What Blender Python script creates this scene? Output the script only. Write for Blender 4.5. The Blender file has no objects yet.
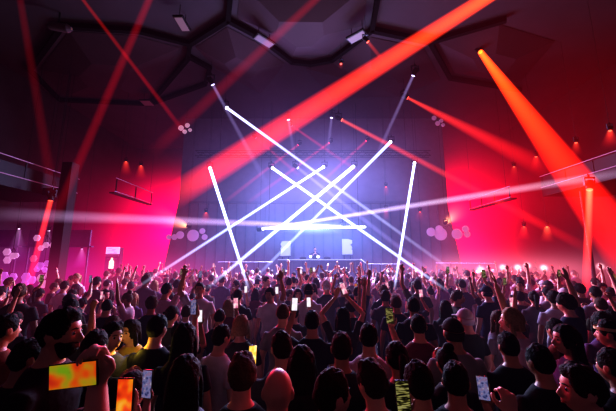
import bpy, bmesh, math, random
from mathutils import Vector, Matrix, Quaternion, noise
V = Vector
random.seed(11)
sc = bpy.context.scene
COL = sc.collection
PI = math.pi

# ------------------------------------------------------------------ camera
F = 300.0; W_PX, H_PX = 616, 411
PITCH = math.radians(9.5); CAM = V((0, 0, 2.35))
cd = bpy.data.cameras.new('camera'); cam = bpy.data.objects.new('camera', cd); COL.objects.link(cam)
cd.sensor_width = 36; cd.lens = F / W_PX * 36; cd.clip_start = 0.05; cd.clip_end = 200
cam.location = CAM; cam.rotation_euler = (PI / 2 + PITCH, 0, 0)
sc.camera = cam
CP, SP = math.cos(PITCH), math.sin(PITCH)

def ray(px, py):
    u = (px - 308) / F; v = (205.5 - py) / F
    return V((u, CP - v * SP, SP + v * CP))
def at(px, py, Y):
    d = ray(px, py); return CAM + d * (Y / d.y)
def at_z(px, py, z):
    d = ray(px, py); return CAM + d * ((z - CAM.z) / d.z)

# ------------------------------------------------------------------ render look
sc.view_settings.view_transform = 'Standard'
sc.view_settings.look = 'None'
sc.view_settings.exposure = 0.16
sc.view_settings.gamma = 0.72
cy = sc.cycles
cy.use_denoising = True
cy.max_bounces = 4; cy.diffuse_bounces = 2; cy.glossy_bounces = 2; cy.transmission_bounces = 2
cy.volume_bounces = 0; cy.transparent_max_bounces = 8
cy.volume_step_rate = 1.0
cy.volume_max_steps = 256
cy.sample_clamp_indirect = 3.0
w = bpy.data.worlds.new('world'); sc.world = w; w.use_nodes = True
w.node_tree.nodes['Background'].inputs[0].default_value = (0.004, 0.002, 0.006, 1)

# ------------------------------------------------------------------ materials
def lin(r, g, b):
    f = lambda c: (c / 255 / 12.92) if c <= 10 else ((c / 255 + .055) / 1.055) ** 2.4
    return (f(r), f(g), f(b))

def mat(name, col, rough=.6, metal=0, emit=None, es=0, noise_amt=0.0, nscale=8, bump=0.0, spec=.4):
    m = bpy.data.materials.new(name); m.use_nodes = True
    nt = m.node_tree; b = nt.nodes['Principled BSDF']
    b.inputs['Base Color'].default_value = (*col, 1); b.inputs['Roughness'].default_value = rough
    b.inputs['Metallic'].default_value = metal
    b.inputs['Specular IOR Level'].default_value = spec
    if emit: 
        b.inputs['Emission Color'].default_value = (*emit, 1); b.inputs['Emission Strength'].default_value = es
    if noise_amt or bump:
        tc = nt.nodes.new('ShaderNodeTexCoord'); n = nt.nodes.new('ShaderNodeTexNoise'); n.inputs['Scale'].default_value = nscale
        n.inputs['Detail'].default_value = 4
        nt.links.new(tc.outputs['Object'], n.inputs['Vector'])
        if noise_amt:
            mx = nt.nodes.new('ShaderNodeMix'); mx.data_type = 'RGBA'
            mx.inputs[6].default_value = (*[c * (1 - noise_amt) for c in col], 1)
            mx.inputs[7].default_value = (*[min(1, c * (1 + noise_amt)) for c in col], 1)
            nt.links.new(n.outputs['Fac'], mx.inputs[0]); nt.links.new(mx.outputs[2], b.inputs['Base Color'])
        if bump:
            bp = nt.nodes.new('ShaderNodeBump'); bp.inputs['Strength'].default_value = bump; bp.inputs['Distance'].default_value = .02
            nt.links.new(n.outputs['Fac'], bp.inputs['Height']); nt.links.new(bp.outputs['Normal'], b.inputs['Normal'])
    return m

def tint_mat(name, rough=.6, nscale=10, amt=.25, bump=.3, bdist=.01, spec=.3, k=(1, 1, 1)):
    """surface whose colour is the object's own colour, broken up by noise"""
    m = bpy.data.materials.new(name); m.use_nodes = True
    nt = m.node_tree; b = nt.nodes['Principled BSDF']; L = nt.links
    b.inputs['Roughness'].default_value = rough; b.inputs['Specular IOR Level'].default_value = spec
    oi = nt.nodes.new('ShaderNodeObjectInfo'); tc = nt.nodes.new('ShaderNodeTexCoord')
    n = nt.nodes.new('ShaderNodeTexNoise'); n.inputs['Scale'].default_value = nscale; n.inputs['Detail'].default_value = 4
    L.new(tc.outputs['Object'], n.inputs['Vector'])
    mp = nt.nodes.new('ShaderNodeMapRange'); mp.inputs[3].default_value = 1 - amt; mp.inputs[4].default_value = 1 + amt
    L.new(n.outputs['Fac'], mp.inputs[0])
    vm = nt.nodes.new('ShaderNodeVectorMath'); vm.operation = 'SCALE'
    L.new(oi.outputs['Color'], vm.inputs[0]); L.new(mp.outputs[0], vm.inputs['Scale'])
    vk = nt.nodes.new('ShaderNodeVectorMath'); vk.operation = 'MULTIPLY'; vk.inputs[1].default_value = k
    L.new(vm.outputs[0], vk.inputs[0])
    L.new(vk.outputs[0], b.inputs['Base Color'])
    bp = nt.nodes.new('ShaderNodeBump'); bp.inputs['Strength'].default_value = bump; bp.inputs['Distance'].default_value = bdist
    L.new(n.outputs['Fac'], bp.inputs['Height']); L.new(bp.outputs['Normal'], b.inputs['Normal'])
    return m

M_SKIN = tint_mat('skin', .5, 14, .1, .1, .003, .4)
M_LIPS = tint_mat('lips', .4, 14, .1, .1, .003, .4, (.75, .42, .42))
M_HAIR = tint_mat('hair', .75, 70, .6, 1.0, .012, .2)
M_CLOTH = tint_mat('cloth', .85, 7, .3, .6, .03, .2)
M_DENIM = tint_mat('trouser_cloth', .85, 12, .3, .5, .02, .2)
M_SHOE = mat('shoe_leather', (.02, .02, .022), .5, bump=.2)
M_EYE = mat('eye_white', (.75, .73, .7), .2)
M_IRIS = mat('iris', (.02, .012, .008), .15)
M_METAL = mat('black_metal', (.025, .025, .03), .45, .6, bump=.1, nscale=30)
M_PHONE = mat('phone_case', (.015, .015, .018), .3, .2, bump=.05)
M_GLASS = mat('camera_glass', (.01, .01, .02), .05)

# ------------------------------------------------------------------ mesh helpers
def new_ob(name, me, parent=None, material=None, loc=None):
    o = bpy.data.objects.new(name, me); COL.objects.link(o)
    if parent: o.parent = parent
    if material and me is not None and not me.materials: me.materials.append(material)
    if loc is not None: o.location = loc
    return o
def empty(name, loc=(0, 0, 0), rz=0):
    o = bpy.data.objects.new(name, None); COL.objects.link(o); o.location = loc; o.rotation_euler = (0, 0, rz)
    o.empty_display_size = .1
    return o
def tag(o, label=None, cat=None, group=None, kind=None):
    if label: o['label'] = label
    if cat: o['category'] = cat
    if group: o['group'] = group
    if kind: o['kind'] = kind
    return o

class MB:
    def __init__(s): s.v = []; s.f = []; s.m = []
    def add(s, vs, fs, mi=0):
        b = len(s.v); s.v += [V(x) for x in vs]; s.f += [tuple(b + i for i in f) for f in fs]; s.m += [mi] * len(fs)
    def box(s, c, d, mi=0, R=None, bev=0):
        x, y, z = [a / 2 for a in d]
        bm = bmesh.new(); bmesh.ops.create_cube(bm, size=1)
        for v in bm.verts: v.co = V((v.co.x * d[0], v.co.y * d[1], v.co.z * d[2]))
        if bev: bmesh.ops.bevel(bm, geom=bm.edges[:], offset=bev, segments=2, affect='EDGES', profile=.7)
        s.bm(bm, Matrix.Translation(V(c)) @ (R.to_4x4() if R else Matrix.Identity(4)), mi)
    def bm(s, bm, M=None, mi=0):
        bm.verts.index_update()
        vs = [(M @ v.co) if M else v.co.copy() for v in bm.verts]
        fs = [tuple(v.index for v in f.verts) for f in bm.faces]
        s.add(vs, fs, mi); bm.free()
    def loft(s, rings, n=12, mi=0):
        """rings: (centre, axis_x, axis_y, rx, ry); closed with domed caps"""
        vs = []; fs = []
        for (c, ax, ay, rx, ry) in rings:
            for k in range(n):
                a = 2 * PI * k / n
                vs.append(V(c) + ax * (math.cos(a) * rx) + ay * (math.sin(a) * ry))
        m = len(rings)
        for i in range(m - 1):
            for k in range(n):
                k2 = (k + 1) % n
                fs.append((i * n + k, i * n + k2, (i + 1) * n + k2, (i + 1) * n + k))
        vs.append(V(rings[0][0])); vs.append(V(rings[-1][0])); a, b = len(vs) - 2, len(vs) - 1
        for k in range(n):
            k2 = (k + 1) % n
            fs.append((a, k2, k)); fs.append((b, (m - 1) * n + k, (m - 1) * n + k2))
        s.add(vs, fs, mi)
    def tube(s, pts, rad, n=10, mi=0, dome=True, flat=1.0, ref=None):
        pts = [V(p) for p in pts]; rings = []; m = len(pts)
        t0 = (pts[1] - pts[0]).normalized()
        ax = ref.normalized() if ref else t0.orthogonal().normalized()
        for i, p in enumerate(pts):
            t = (pts[min(i + 1, m - 1)] - pts[max(i - 1, 0)]).normalized()
            ax = (ax - t * ax.dot(t)).normalized(); ay = t.cross(ax)
            r = rad[i] if isinstance(rad, (list, tuple)) else rad
            if dome and i == 0: rings.append((p - t * r * .8, ax.copy(), ay.copy(), r * .45, r * .45 * flat))
            rings.append((p, ax.copy(), ay.copy(), r, r * flat))
            if dome and i == m - 1: rings.append((p + t * r * .8, ax.copy(), ay.copy(), r * .45, r * .45 * flat))
        s.loft(rings, n, mi)
    def sphere(s, c, r, n=14, mi=0, R=None):
        r = (r, r, r) if not isinstance(r, (tuple, list)) else r
        bm = bmesh.new(); bmesh.ops.create_uvsphere(bm, u_segments=n, v_segments=max(6, n * 2 // 3), radius=1)
        M = Matrix.Translation(V(c)) @ (R.to_4x4() if R else Matrix.Identity(4)) @ Matrix.Diagonal((*r, 1))
        s.bm(bm, M, mi)
    def prism(s, poly, z0, z1, M=None, mi=0):
        n = len(poly); vs = [V((x, y, z0)) for x, y in poly] + [V((x, y, z1)) for x, y in poly]
        if M: vs = [M @ v for v in vs]
        fs = [tuple(range(n))[::-1], tuple(range(n, 2 * n))] + [(k, (k + 1) % n, n + (k + 1) % n, n + k) for k in range(n)]
        s.add(vs, fs, mi)
    def mesh(s, name, mats=(), smooth=False):
        me = bpy.data.meshes.new(name); me.from_pydata([tuple(v) for v in s.v], [], s.f)
        for m in mats: me.materials.append(m)
        for p, mi in zip(me.polygons, s.m): p.material_index = mi; p.use_smooth = smooth
        bm = bmesh.new(); bm.from_mesh(me); bmesh.ops.recalc_face_normals(bm, faces=bm.faces[:]); bm.to_mesh(me); bm.free()
        me.update(); return me
    def build(s, name, material, parent=None, smooth=False, loc=None):
        return new_ob(name, s.mesh(name, [material] if not isinstance(material, (list, tuple)) else material, smooth), parent, loc=loc)

def apply_mods(me, voxel=None, smooth=0, target=None, name='mesh'):
    o = bpy.data.objects.new('tmp', me); COL.objects.link(o)
    if voxel:
        m = o.modifiers.new('r', 'REMESH'); m.mode = 'VOXEL'; m.voxel_size = voxel; m.use_smooth_shade = True
    if smooth:
        m = o.modifiers.new('s', 'SMOOTH'); m.factor = .5; m.iterations = smooth
    dg = bpy.context.evaluated_depsgraph_get()
    r = bpy.data.meshes.new_from_object(o.evaluated_get(dg), preserve_all_data_layers=False, depsgraph=dg)
    COL.objects.unlink(o)
    o2 = bpy.data.objects.new('tmp2', r); COL.objects.link(o2)
    if target and len(r.polygons) * 2 > target:
        m = o2.modifiers.new('d', 'DECIMATE'); m.ratio = target / (len(r.polygons) * 2)
        dg = bpy.context.evaluated_depsgraph_get()
        r2 = bpy.data.meshes.new_from_object(o2.evaluated_get(dg), preserve_all_data_layers=False, depsgraph=dg)
    else: r2 = r
    bpy.data.objects.remove(o2); bpy.data.objects.remove(o)
    r2.name = name
    for p in r2.polygons: p.use_smooth = True
    return r2

# ------------------------------------------------------------------ volumes: haze and light beams
def math_n(nt, op, a, b=None, clamp=False):
    n = nt.nodes.new('ShaderNodeMath'); n.operation = op; n.use_clamp = clamp
    for i, x in enumerate((a, b)):
        if x is None: continue
        if isinstance(x, (int, float)): n.inputs[i].default_value = x
        else: nt.links.new(x, n.inputs[i])
    return n.outputs[0]

def vol_base(name, rate):
    m = bpy.data.materials.new(name); m.use_nodes = True; nt = m.node_tree; nt.nodes.clear()
    out = nt.nodes.new('ShaderNodeOutputMaterial'); em = nt.nodes.new('ShaderNodeEmission')
    nt.links.new(em.outputs[0], out.inputs['Volume'])
    tc = nt.nodes.new('ShaderNodeTexCoord')
    try: m.cycles.volume_step_rate = rate
    except Exception: pass
    return m, nt, em, tc

def beam_mat(L, r0, r1, I, core, edge, fade, soft=1.0, hot=None):
    """emission standing in for lit haze, in a cone along local +Z: brightness ~ I, soft towards the edge, fading with distance"""
    m, nt, em, tc = vol_base('beam_glow_volume', 1.0)  # beam glow is painted in as emission, no lamp lights this volume
    sp = nt.nodes.new('ShaderNodeSeparateXYZ'); nt.links.new(tc.outputs['Object'], sp.inputs[0])
    t = math_n(nt, 'DIVIDE', sp.outputs['Z'], L, True)
    r = math_n(nt, 'ADD', math_n(nt, 'MULTIPLY', t, r1 - r0), r0)
    x2 = math_n(nt, 'MULTIPLY', sp.outputs['X'], sp.outputs['X']); y2 = math_n(nt, 'MULTIPLY', sp.outputs['Y'], sp.outputs['Y'])
    rho2 = math_n(nt, 'DIVIDE', math_n(nt, 'ADD', x2, y2), math_n(nt, 'MULTIPLY', r, r), True)
    c = math_n(nt, 'POWER', math_n(nt, 'SUBTRACT', 1.0, rho2, True), soft)
    f = math_n(nt, 'POWER', 2.718281828, math_n(nt, 'MULTIPLY', t, -fade))
    f = math_n(nt, 'MULTIPLY', f, math_n(nt, 'POWER', math_n(nt, 'SUBTRACT', 1.0, math_n(nt, 'POWER', t, 10.0)), 1.0))
    s = math_n(nt, 'DIVIDE', math_n(nt, 'MULTIPLY', math_n(nt, 'MULTIPLY', c, f), I * .5), r)
    mx = nt.nodes.new('ShaderNodeMix'); mx.data_type = 'RGBA'
    mx.inputs[6].default_value = (*core, 1); mx.inputs[7].default_value = (*edge, 1)
    nt.links.new(math_n(nt, 'POWER', rho2, .5), mx.inputs[0])
    colr = mx.outputs[2]
    if hot:
        m2 = nt.nodes.new('ShaderNodeMix'); m2.data_type = 'RGBA'; m2.inputs[6].default_value = (*hot, 1)
        nt.links.new(math_n(nt, 'POWER', t, .5), m2.inputs[0]); nt.links.new(colr, m2.inputs[7]); colr = m2.outputs[2]
    nt.links.new(colr, em.inputs['Color']); nt.links.new(s, em.inputs['Strength'])
    return m

def cone_mesh(L, r0, r1, n=20):
    b = MB(); X, Y = V((1, 0, 0)), V((0, 1, 0))
    b.loft([(V((0, 0, 0)), X, Y, r0, r0), (V((0, 0, L)), X, Y, r1, r1)], n); return b.mesh('light_beam')

ROOM_Z = 11.0
_fix = {}
def fixture_meshes():
    if _fix: return _fix
    X, Y = V((1, 0, 0)), V((0, 1, 0)); Z = lambda z: V((0, 0, z))
    b = MB(); b.loft([(Z(-.36), X, Y, .06, .06), (Z(-.34), X, Y, .10, .10), (Z(-.2), X, Y, .115, .115), (Z(-.06), X, Y, .09, .09), (Z(-.03), X, Y, .10, .10), (Z(-.012), X, Y, .10, .10)], 18)
    for k in range(4): b.box((0, 0, -.30 + k * .05), (.25, .06, .015))
    _fix['housing'] = b.mesh('housing', [M_METAL])
    b = MB(); b.loft([(Z(-.012), X, Y, .085, .085), (Z(-.004), X, Y, .075, .075)], 18); _fix['lens'] = b
    b = MB(); b.box((0, 0, .24), (.34, .09, .04), bev=.01)
    for s in (-1, 1): b.box((s * .155, 0, .11), (.03, .07, .26), bev=.008)
    b.tube([(0, 0, .24), (0, 0, .34)], .035, 10)
    _fix['yoke'] = b.mesh('yoke', [M_METAL])
    return _fix

def lens_mat(col, s):
    m = bpy.data.materials.new('lit_lens'); m.use_nodes = True; b = m.node_tree.nodes['Principled BSDF']
    b.inputs['Base Color'].default_value = (.1, .1, .1, 1); b.inputs['Emission Color'].default_value = (*col, 1); b.inputs['Emission Strength'].default_value = s
    return m

def stage_light(label, src, dst, r0, r1, I, core, edge, fade, soft=1.0, hot=None, lens=3.0, scale=1.0, group=None, rod=True, cat='stage light', name='stage_spotlight'):
    fm = fixture_meshes(); src = V(src); dst = V(dst); d = dst - src; L = d.length
    root = empty(name, src); root.rotation_mode = 'QUATERNION'
    q = d.to_track_quat('Z', 'Y'); root.rotation_quaternion = q
    tag(root, label, cat, group)
    h = new_ob('housing', fm['housing'], root); h.scale = (scale,) * 3
    le = new_ob('lens', fm['lens'].mesh('lens', [lens_mat(hot or core, lens)]), root); le.scale = (scale,) * 3
    back = q.inverted() @ V((0, 0, 0))
    yk = new_ob('yoke', fm['yoke'], root); yk.rotation_mode = 'QUATERNION'; yk.rotation_quaternion = q.inverted(); yk.location = V((0, 0, -.2 * scale)); yk.scale = (scale,) * 3
    if rod:
        p = src - d.normalized() * .2 * scale; top = ROOM_Z - .02
        zl = top - (p.z + .33 * scale)
        if zl > .05:
            b = MB(); b.tube([(0, 0, .33 * scale), (0, 0, .33 * scale + zl)], .006, 6, dome=False)
            rd = new_ob('hanging_rod', b.mesh('hanging_rod', [M_METAL]), root); rd.rotation_mode = 'QUATERNION'; rd.rotation_quaternion = q.inverted(); rd.location = V((0, 0, -.2 * scale))
    bmx = new_ob('light_beam', cone_mesh(L, r0, r1), root, beam_mat(L, r0, r1, I, core, edge, fade, soft, hot))
    return root

# ------------------------------------------------------------------ people: one continuous body each, hair and clothes as children
X3, Y3, Z3 = V((1, 0, 0)), V((0, 1, 0)), V((0, 0, 1))
HEAD_C = V((0, .03, 1.628))
def head_pt(d, grow=0.0):
    """point of the head surface in direction d, relative to the head centre"""
    sx, sy, sz = d
    x, y, z = sx * .077, sy * .098, sz * .118
    if sz < 0:
        k = min(1, -sz)
        x *= 1 - .30 * k ** 1.4
        if sy < 0: y *= 1 - .38 * k
        else: y += .006 * k
    else:
        if sy < 0: y *= 1.04
        x *= 1 + .03 * math.sin(sz * PI)
    if sy > .3: y *= 1 - .05 * (abs(sx) < .5)
    n = V((x, y, z))
    def g(cx, cz, r, a):
        return a * math.exp(-(((x - cx) / r) ** 2 + ((z - cz) / r) ** 2)) if y > 0 else 0
    dy = g(.031, .008, .017, -.010) + g(-.031, .008, .017, -.010) + g(.03, .032, .02, .004) + g(-.03, .032, .02, .004)
    dy += g(0, -.062, .022, .005) + g(0, -.098, .022, .006) + g(.04, -.03, .022, .003) + g(-.04, -.03, .022, .003)
    n.y += dy
    if grow: n += V(d) * grow
    return n
def head_shell(b, fn, nu=36, nv=26):
    vs = []; fs = []
    for j in range(nv + 1):
        th = PI * j / nv
        for i in range(nu):
            a = 2 * PI * i / nu; d = (math.sin(th) * math.cos(a), math.sin(th) * math.sin(a), math.cos(th)); vs.append(fn(d))
    for j in range(nv):
        for i in range(nu):
            i2 = (i + 1) % nu; fs.append((j * nu + i, (j + 1) * nu + i, (j + 1) * nu + i2, j * nu + i2))
    b.add(vs, fs)

def hand_shells(b, wrist, up, normal, side, curl, size=1.0, splay=.12):
    """palm and five fingers; up: along the fingers, normal: out of the palm, side: +1 right hand"""
    up = V(up).normalized(); nrm = V(normal); nrm = (nrm - up * nrm.dot(up)).normalized()
    lat = up.cross(nrm) * side            # towards the thumb
    s = size; w = V(wrist)
    b.loft([(w, lat, nrm, .026 * s, .018 * s), (w + up * .03 * s, lat, nrm, .034 * s, .017 * s), (w + up * .065 * s, lat, nrm, .042 * s, .016 * s), (w + up * .095 * s, lat, nrm, .041 * s, .014 * s), (w + up * .104 * s, lat, nrm, .032 * s, .009 * s)], 14)
    for i, (off, ln, r) in enumerate(((.031, .072, .0088), (.0105, .081, .0092), (-.0105, .075, .0088), (-.031, .058, .0078))):
        p = w + up * (.093 - .006 * abs(i - 1)) * s + lat * off * s
        ang = splay * (1.5 - i) / 1.5
        d0 = (up * math.cos(ang) + lat * math.sin(ang)).normalized()
        pts = [p - d0 * .02 * s, p]; c = 0; q = p
        for seg, f in enumerate((.45, .32, .25)):
            c += curl * (.6, 1.0, .8)[seg] * (1 + .12 * i)
            dd = d0 * math.cos(c) + nrm * math.sin(c); q = q + dd * ln * f * 1.05 * s; pts.append(q)
        b.tube(pts, [r * s, r * s, r * .96 * s, r * .9 * s, r * .78 * s], 8)
    p = w + up * .03 * s + lat * .026 * s
    d1 = (lat * .75 + up * .65 + nrm * .25).normalized(); d2 = (lat * .30 + up * .9 + nrm * (.25 + .4 * curl)).normalized(); d3 = (lat * (.1 - .3 * curl) + up * .9 + nrm * (.3 + .7 * curl)).normalized()
    b.tube([p - d1 * .015 * s, p + d1 * .035 * s, p + d1 * .035 * s + d2 * .032 * s, p + d1 * .035 * s + d2 * .032 * s + d3 * .026 * s], [.013 * s, .0115 * s, .0105 * s, .0085 * s], 8)

# arm poses: shoulder, elbow, wrist, finger direction, palm normal, curl  (right arm; the left mirrors x)
ARM = {
    'down': ((.180, 0, 1.378), (.245, -.02, 1.13), (.255, .07, .89), (0, .1, -1), (-1, .2, 0), .25),
    'open': ((.176, .01, 1.395), (.295, .09, 1.66), (.255, .13, 1.905), (.08, .12, 1), (0, 1, -.1), .12),
    'straight': ((.176, .01, 1.395), (.225, .06, 1.705), (.25, .12, 1.955), (.1, .15, 1), (0, 1, -.1), .2),
    'fist': ((.176, .01, 1.395), (.30, .10, 1.63), (.235, .16, 1.88), (0, .1, 1), (0, 1, -.1), 1.25),
    'phone': ((.176, .01, 1.395), (.29, .17, 1.60), (.20, .28, 1.825), (-.05, .05, 1), (-.25, -1, .05), .22),
    'facephone': ((.180, .02, 1.378), (.255, .16, 1.19), (.125, .36, 1.395), (-.1, .1, 1), (-.3, -1, .1), .22),
    'arch': ((.176, .01, 1.395), (.31, .11, 1.66), (.085, .2, 1.87), (-.35, .05, 1), (-.45, -1, 0), .3),
    'bent': ((.180, .01, 1.378), (.265, .06, 1.16), (.09, .29, 1.30), (-.35, .5, .8), (-1, .1, .1), .45),
    'lowphone': ((.178, .02, 1.38), (.31, .16, 1.42), (.22, .31, 1.66), (-.05, .05, 1), (-.25, -1, .05), .22),
    'widephone': ((.176, .01, 1.395), (.29, .17, 1.60), (.22, .26, 1.825), (-.12, .0, 1), (-.1, -1, .05), 1.0),
    'sidephone': ((.180, .02, 1.378), (.30, .10, 1.17), (.19, .30, 1.40), (-.05, .1, 1), (-.2, -1, .1), .22),
    'lowfist': ((.178, .02, 1.38), (.31, .14, 1.42), (.23, .30, 1.64), (0, .15, 1), (0, 1, -.1), 1.0),
    'wave': ((.176, .01, 1.395), (.36, .06, 1.58), (.40, .10, 1.84), (.15, .1, 1), (0, 1, -.1), .1),
}
POSES = {
    'stand': ('down', 'down'), 'open_right': ('open', 'down'), 'open_left': ('down', 'open'), 'straight_right': ('straight', 'down'), 'fist_left': ('down', 'fist'),
    'lowphone_right': ('lowphone', 'down'), 'lowphone_left': ('down', 'lowphone'), 'lowfist_right': ('lowfist', 'down'), 'fist_right': ('fist', 'down'),
    'wide_right': ('widephone', 'down'), 'side_left': ('down', 'sidephone'), 'side_right': ('sidephone', 'down'),
    'both': ('wave', 'open'), 'both_high': ('straight', 'straight'), 'phone_right': ('phone', 'down'), 'phone_left': ('down', 'phone'), 'face_phone': ('facephone', 'bent'), 'arch': ('arch', 'arch'), 'clap': ('bent', 'bent'),
}
def mir(p, s): return V((p[0] * s, p[1], p[2]))

def body_shells(sex, pose, what):
    """what: 'body' | 'shirt' | 'trousers'"""
    b = MB(); k = .90 if sex == 'w' else 1.0; hip = 1.06 if sex == 'w' else 1.0
    T = [(.82, .12 * hip, .10, 0), (.88, .168 * hip, .118, -.005), (.96, .165 * hip, .118, -.008), (1.06, .142 * k, .102, 0), (1.14, .145 * k, .102, .004), (1.24, .165 * k, .115, .006), (1.31, .174 * k, .118, .004), (1.375, .172 * k, .106, -.004), (1.42, .148 * k, .092, -.010), (1.455, .112 * k, .079, -.012), (1.482, .080 * k, .066, -.010), (1.505, .060 * k, .058, -.006)]
    arms = POSES[pose]
    kx = lambda p: V((p[0] * (.92 if sex == 'w' else 1.0), p[1], p[2]))
    if what in ('body', 'shirt'):
        e = .014 if what == 'shirt' else 0
        rows = T if what == 'body' else [t for t in T if t[0] >= .86 and t[0] < 1.49]
        b.loft([(V((0, cy_, z)), X3, Y3, rx + e, ry + e) for z, rx, ry, cy_ in rows], 24)
        if sex == 'w':
            for s in (-1, 1): b.sphere((s * .066, .078, 1.275), (.068 + e * .5, .060 + e * .5, .066 + e * .5), 14)
    if what == 'body':
        nk = .88 if sex == 'w' else 1.0
        b.tube([(0, -.015, 1.45), (0, 0, 1.51), (0, .012, 1.57)], [.066 * nk, .058 * nk, .056 * nk], 16)
        head_shell(b, lambda d: HEAD_C + head_pt(d))
        # nose
        c = HEAD_C
        b.tube([c + V((0, .084, .014)), c + V((0, .097, -.008)), c + V((0, .108, -.026)), c + V((0, .098, -.036))], [.008, .0095, .0125, .011], 10)
        for s in (-1, 1):
            b.sphere(c + V((s * .011, .096, -.031)), (.008, .009, .007), 8)
            b.sphere(c + V((s * .078, -.008, -.004)), (.010, .021, .033), 12, R=Matrix.Rotation(s * -.25, 3, 'Z'))
            b.tube([c + V((s * .081, -.02, .018)), c + V((s * .086, -.026, -.002)), c + V((s * .079, -.014, -.03))], [.006, .006, .006], 8)
        b.tube([c + V((-.022, .083, -.059)), c + V((0, .095, -.056)), c + V((.022, .083, -.059))], [.004, .0065, .004], 8)
        b.tube([c + V((-.019, .083, -.067)), c + V((0, .094, -.069)), c + V((.019, .083, -.067))], [.004, .0075, .004], 8)
    if what in ('body', 'shirt'):
        for s, an in ((1, arms[0]), (-1, arms[1])):
            sh, el, wr, up, nm, cu = ARM[an]; sh, el, wr = [kx(mir(p, s)) for p in (sh, el, wr)]; up, nm = mir(up, s), mir(nm, s)
            q = .88 if sex == 'w' else 1.0
            if what == 'body':
                b.tube([sh + V((-s * .05, 0, -.015)), sh, sh.lerp(el, .35), sh.lerp(el, .75), el, el.lerp(wr, .3), el.lerp(wr, .7), wr], [.048 * q, .052 * q, .050 * q, .043 * q, .040 * q, .041 * q, .033 * q, .027 * q], 14)
                hand_shells(b, wr, up, nm, s, cu, 1.0 if sex == 'm' else .92)
            else:
                m1, m2 = sh.lerp(el, .35), sh.lerp(el, .62)
                b.tube([sh + V((-s * .06, 0, -.01)), sh, m1, m2], [.050 * q, .063 * q, .066 * q, .068 * q], 16, dome=False)
                if an != 'down': b.tube([V((s * .12 * k, 0, 1.30)), sh.lerp(m1, .3)], [.072, .062], 14)
    if what in ('body', 'trousers'):
        e = .012 if what == 'trousers' else 0
        for s in (-1, 1):
            b.tube([(s * .085, 0, .87), (s * .095, .005, .74), (s * .098, .012, .50), (s * .10, -.005, .30), (s * .10, -.01, .09 if what == 'body' else .075)], [.088 * hip + e, .082 + e, .058 + e * 1.3, .052 + e * 1.6, .038 + e * 2.2], 16)
            if what == 'body': b.loft([(V((s * .10, -.06, .05)), X3, Z3, .03, .04), (V((s * .10, 0, .055)), X3, Z3, .038, .052), (V((s * .105, .09, .035)), X3, Z3, .042, .032), (V((s * .105, .16, .022)), X3, Z3, .03, .018)], 12)
        if what == 'trousers': b.loft([(V((0, cy_, z)), X3, Y3, rx + e, ry + e) for z, rx, ry, cy_ in T[:3]], 20)
    return b

def finish_body(me):
    """lips, eyes and eyebrow faces after the surface has been grown"""
    me.materials.clear()
    for m in (M_SKIN, M_LIPS, M_EYE, M_IRIS): me.materials.append(m)
    for p in me.polygons:
        c = p.center - HEAD_C
        if c.y > .084 and abs(c.x) < .021 and -.075 < c.z < -.052: p.material_index = 1
        else: p.material_index = 0
    bm = bmesh.new(); bm.from_mesh(me)
    for s in (-1, 1):
        c = HEAD_C + V((s * .031, .074, .006))
        r = bmesh.ops.create_uvsphere(bm, u_segments=12, v_segments=10, radius=.0125, matrix=Matrix.Translation(c) @ Matrix.Rotation(-PI / 2, 4, 'X'))
        for f in {f for v in r['verts'] for f in v.link_faces}:
            d = f.calc_center_median() - c; f.material_index = 3 if (d.y > .0085) else 2; f.smooth = True
    bm.to_mesh(me); bm.free()
    return me

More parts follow.
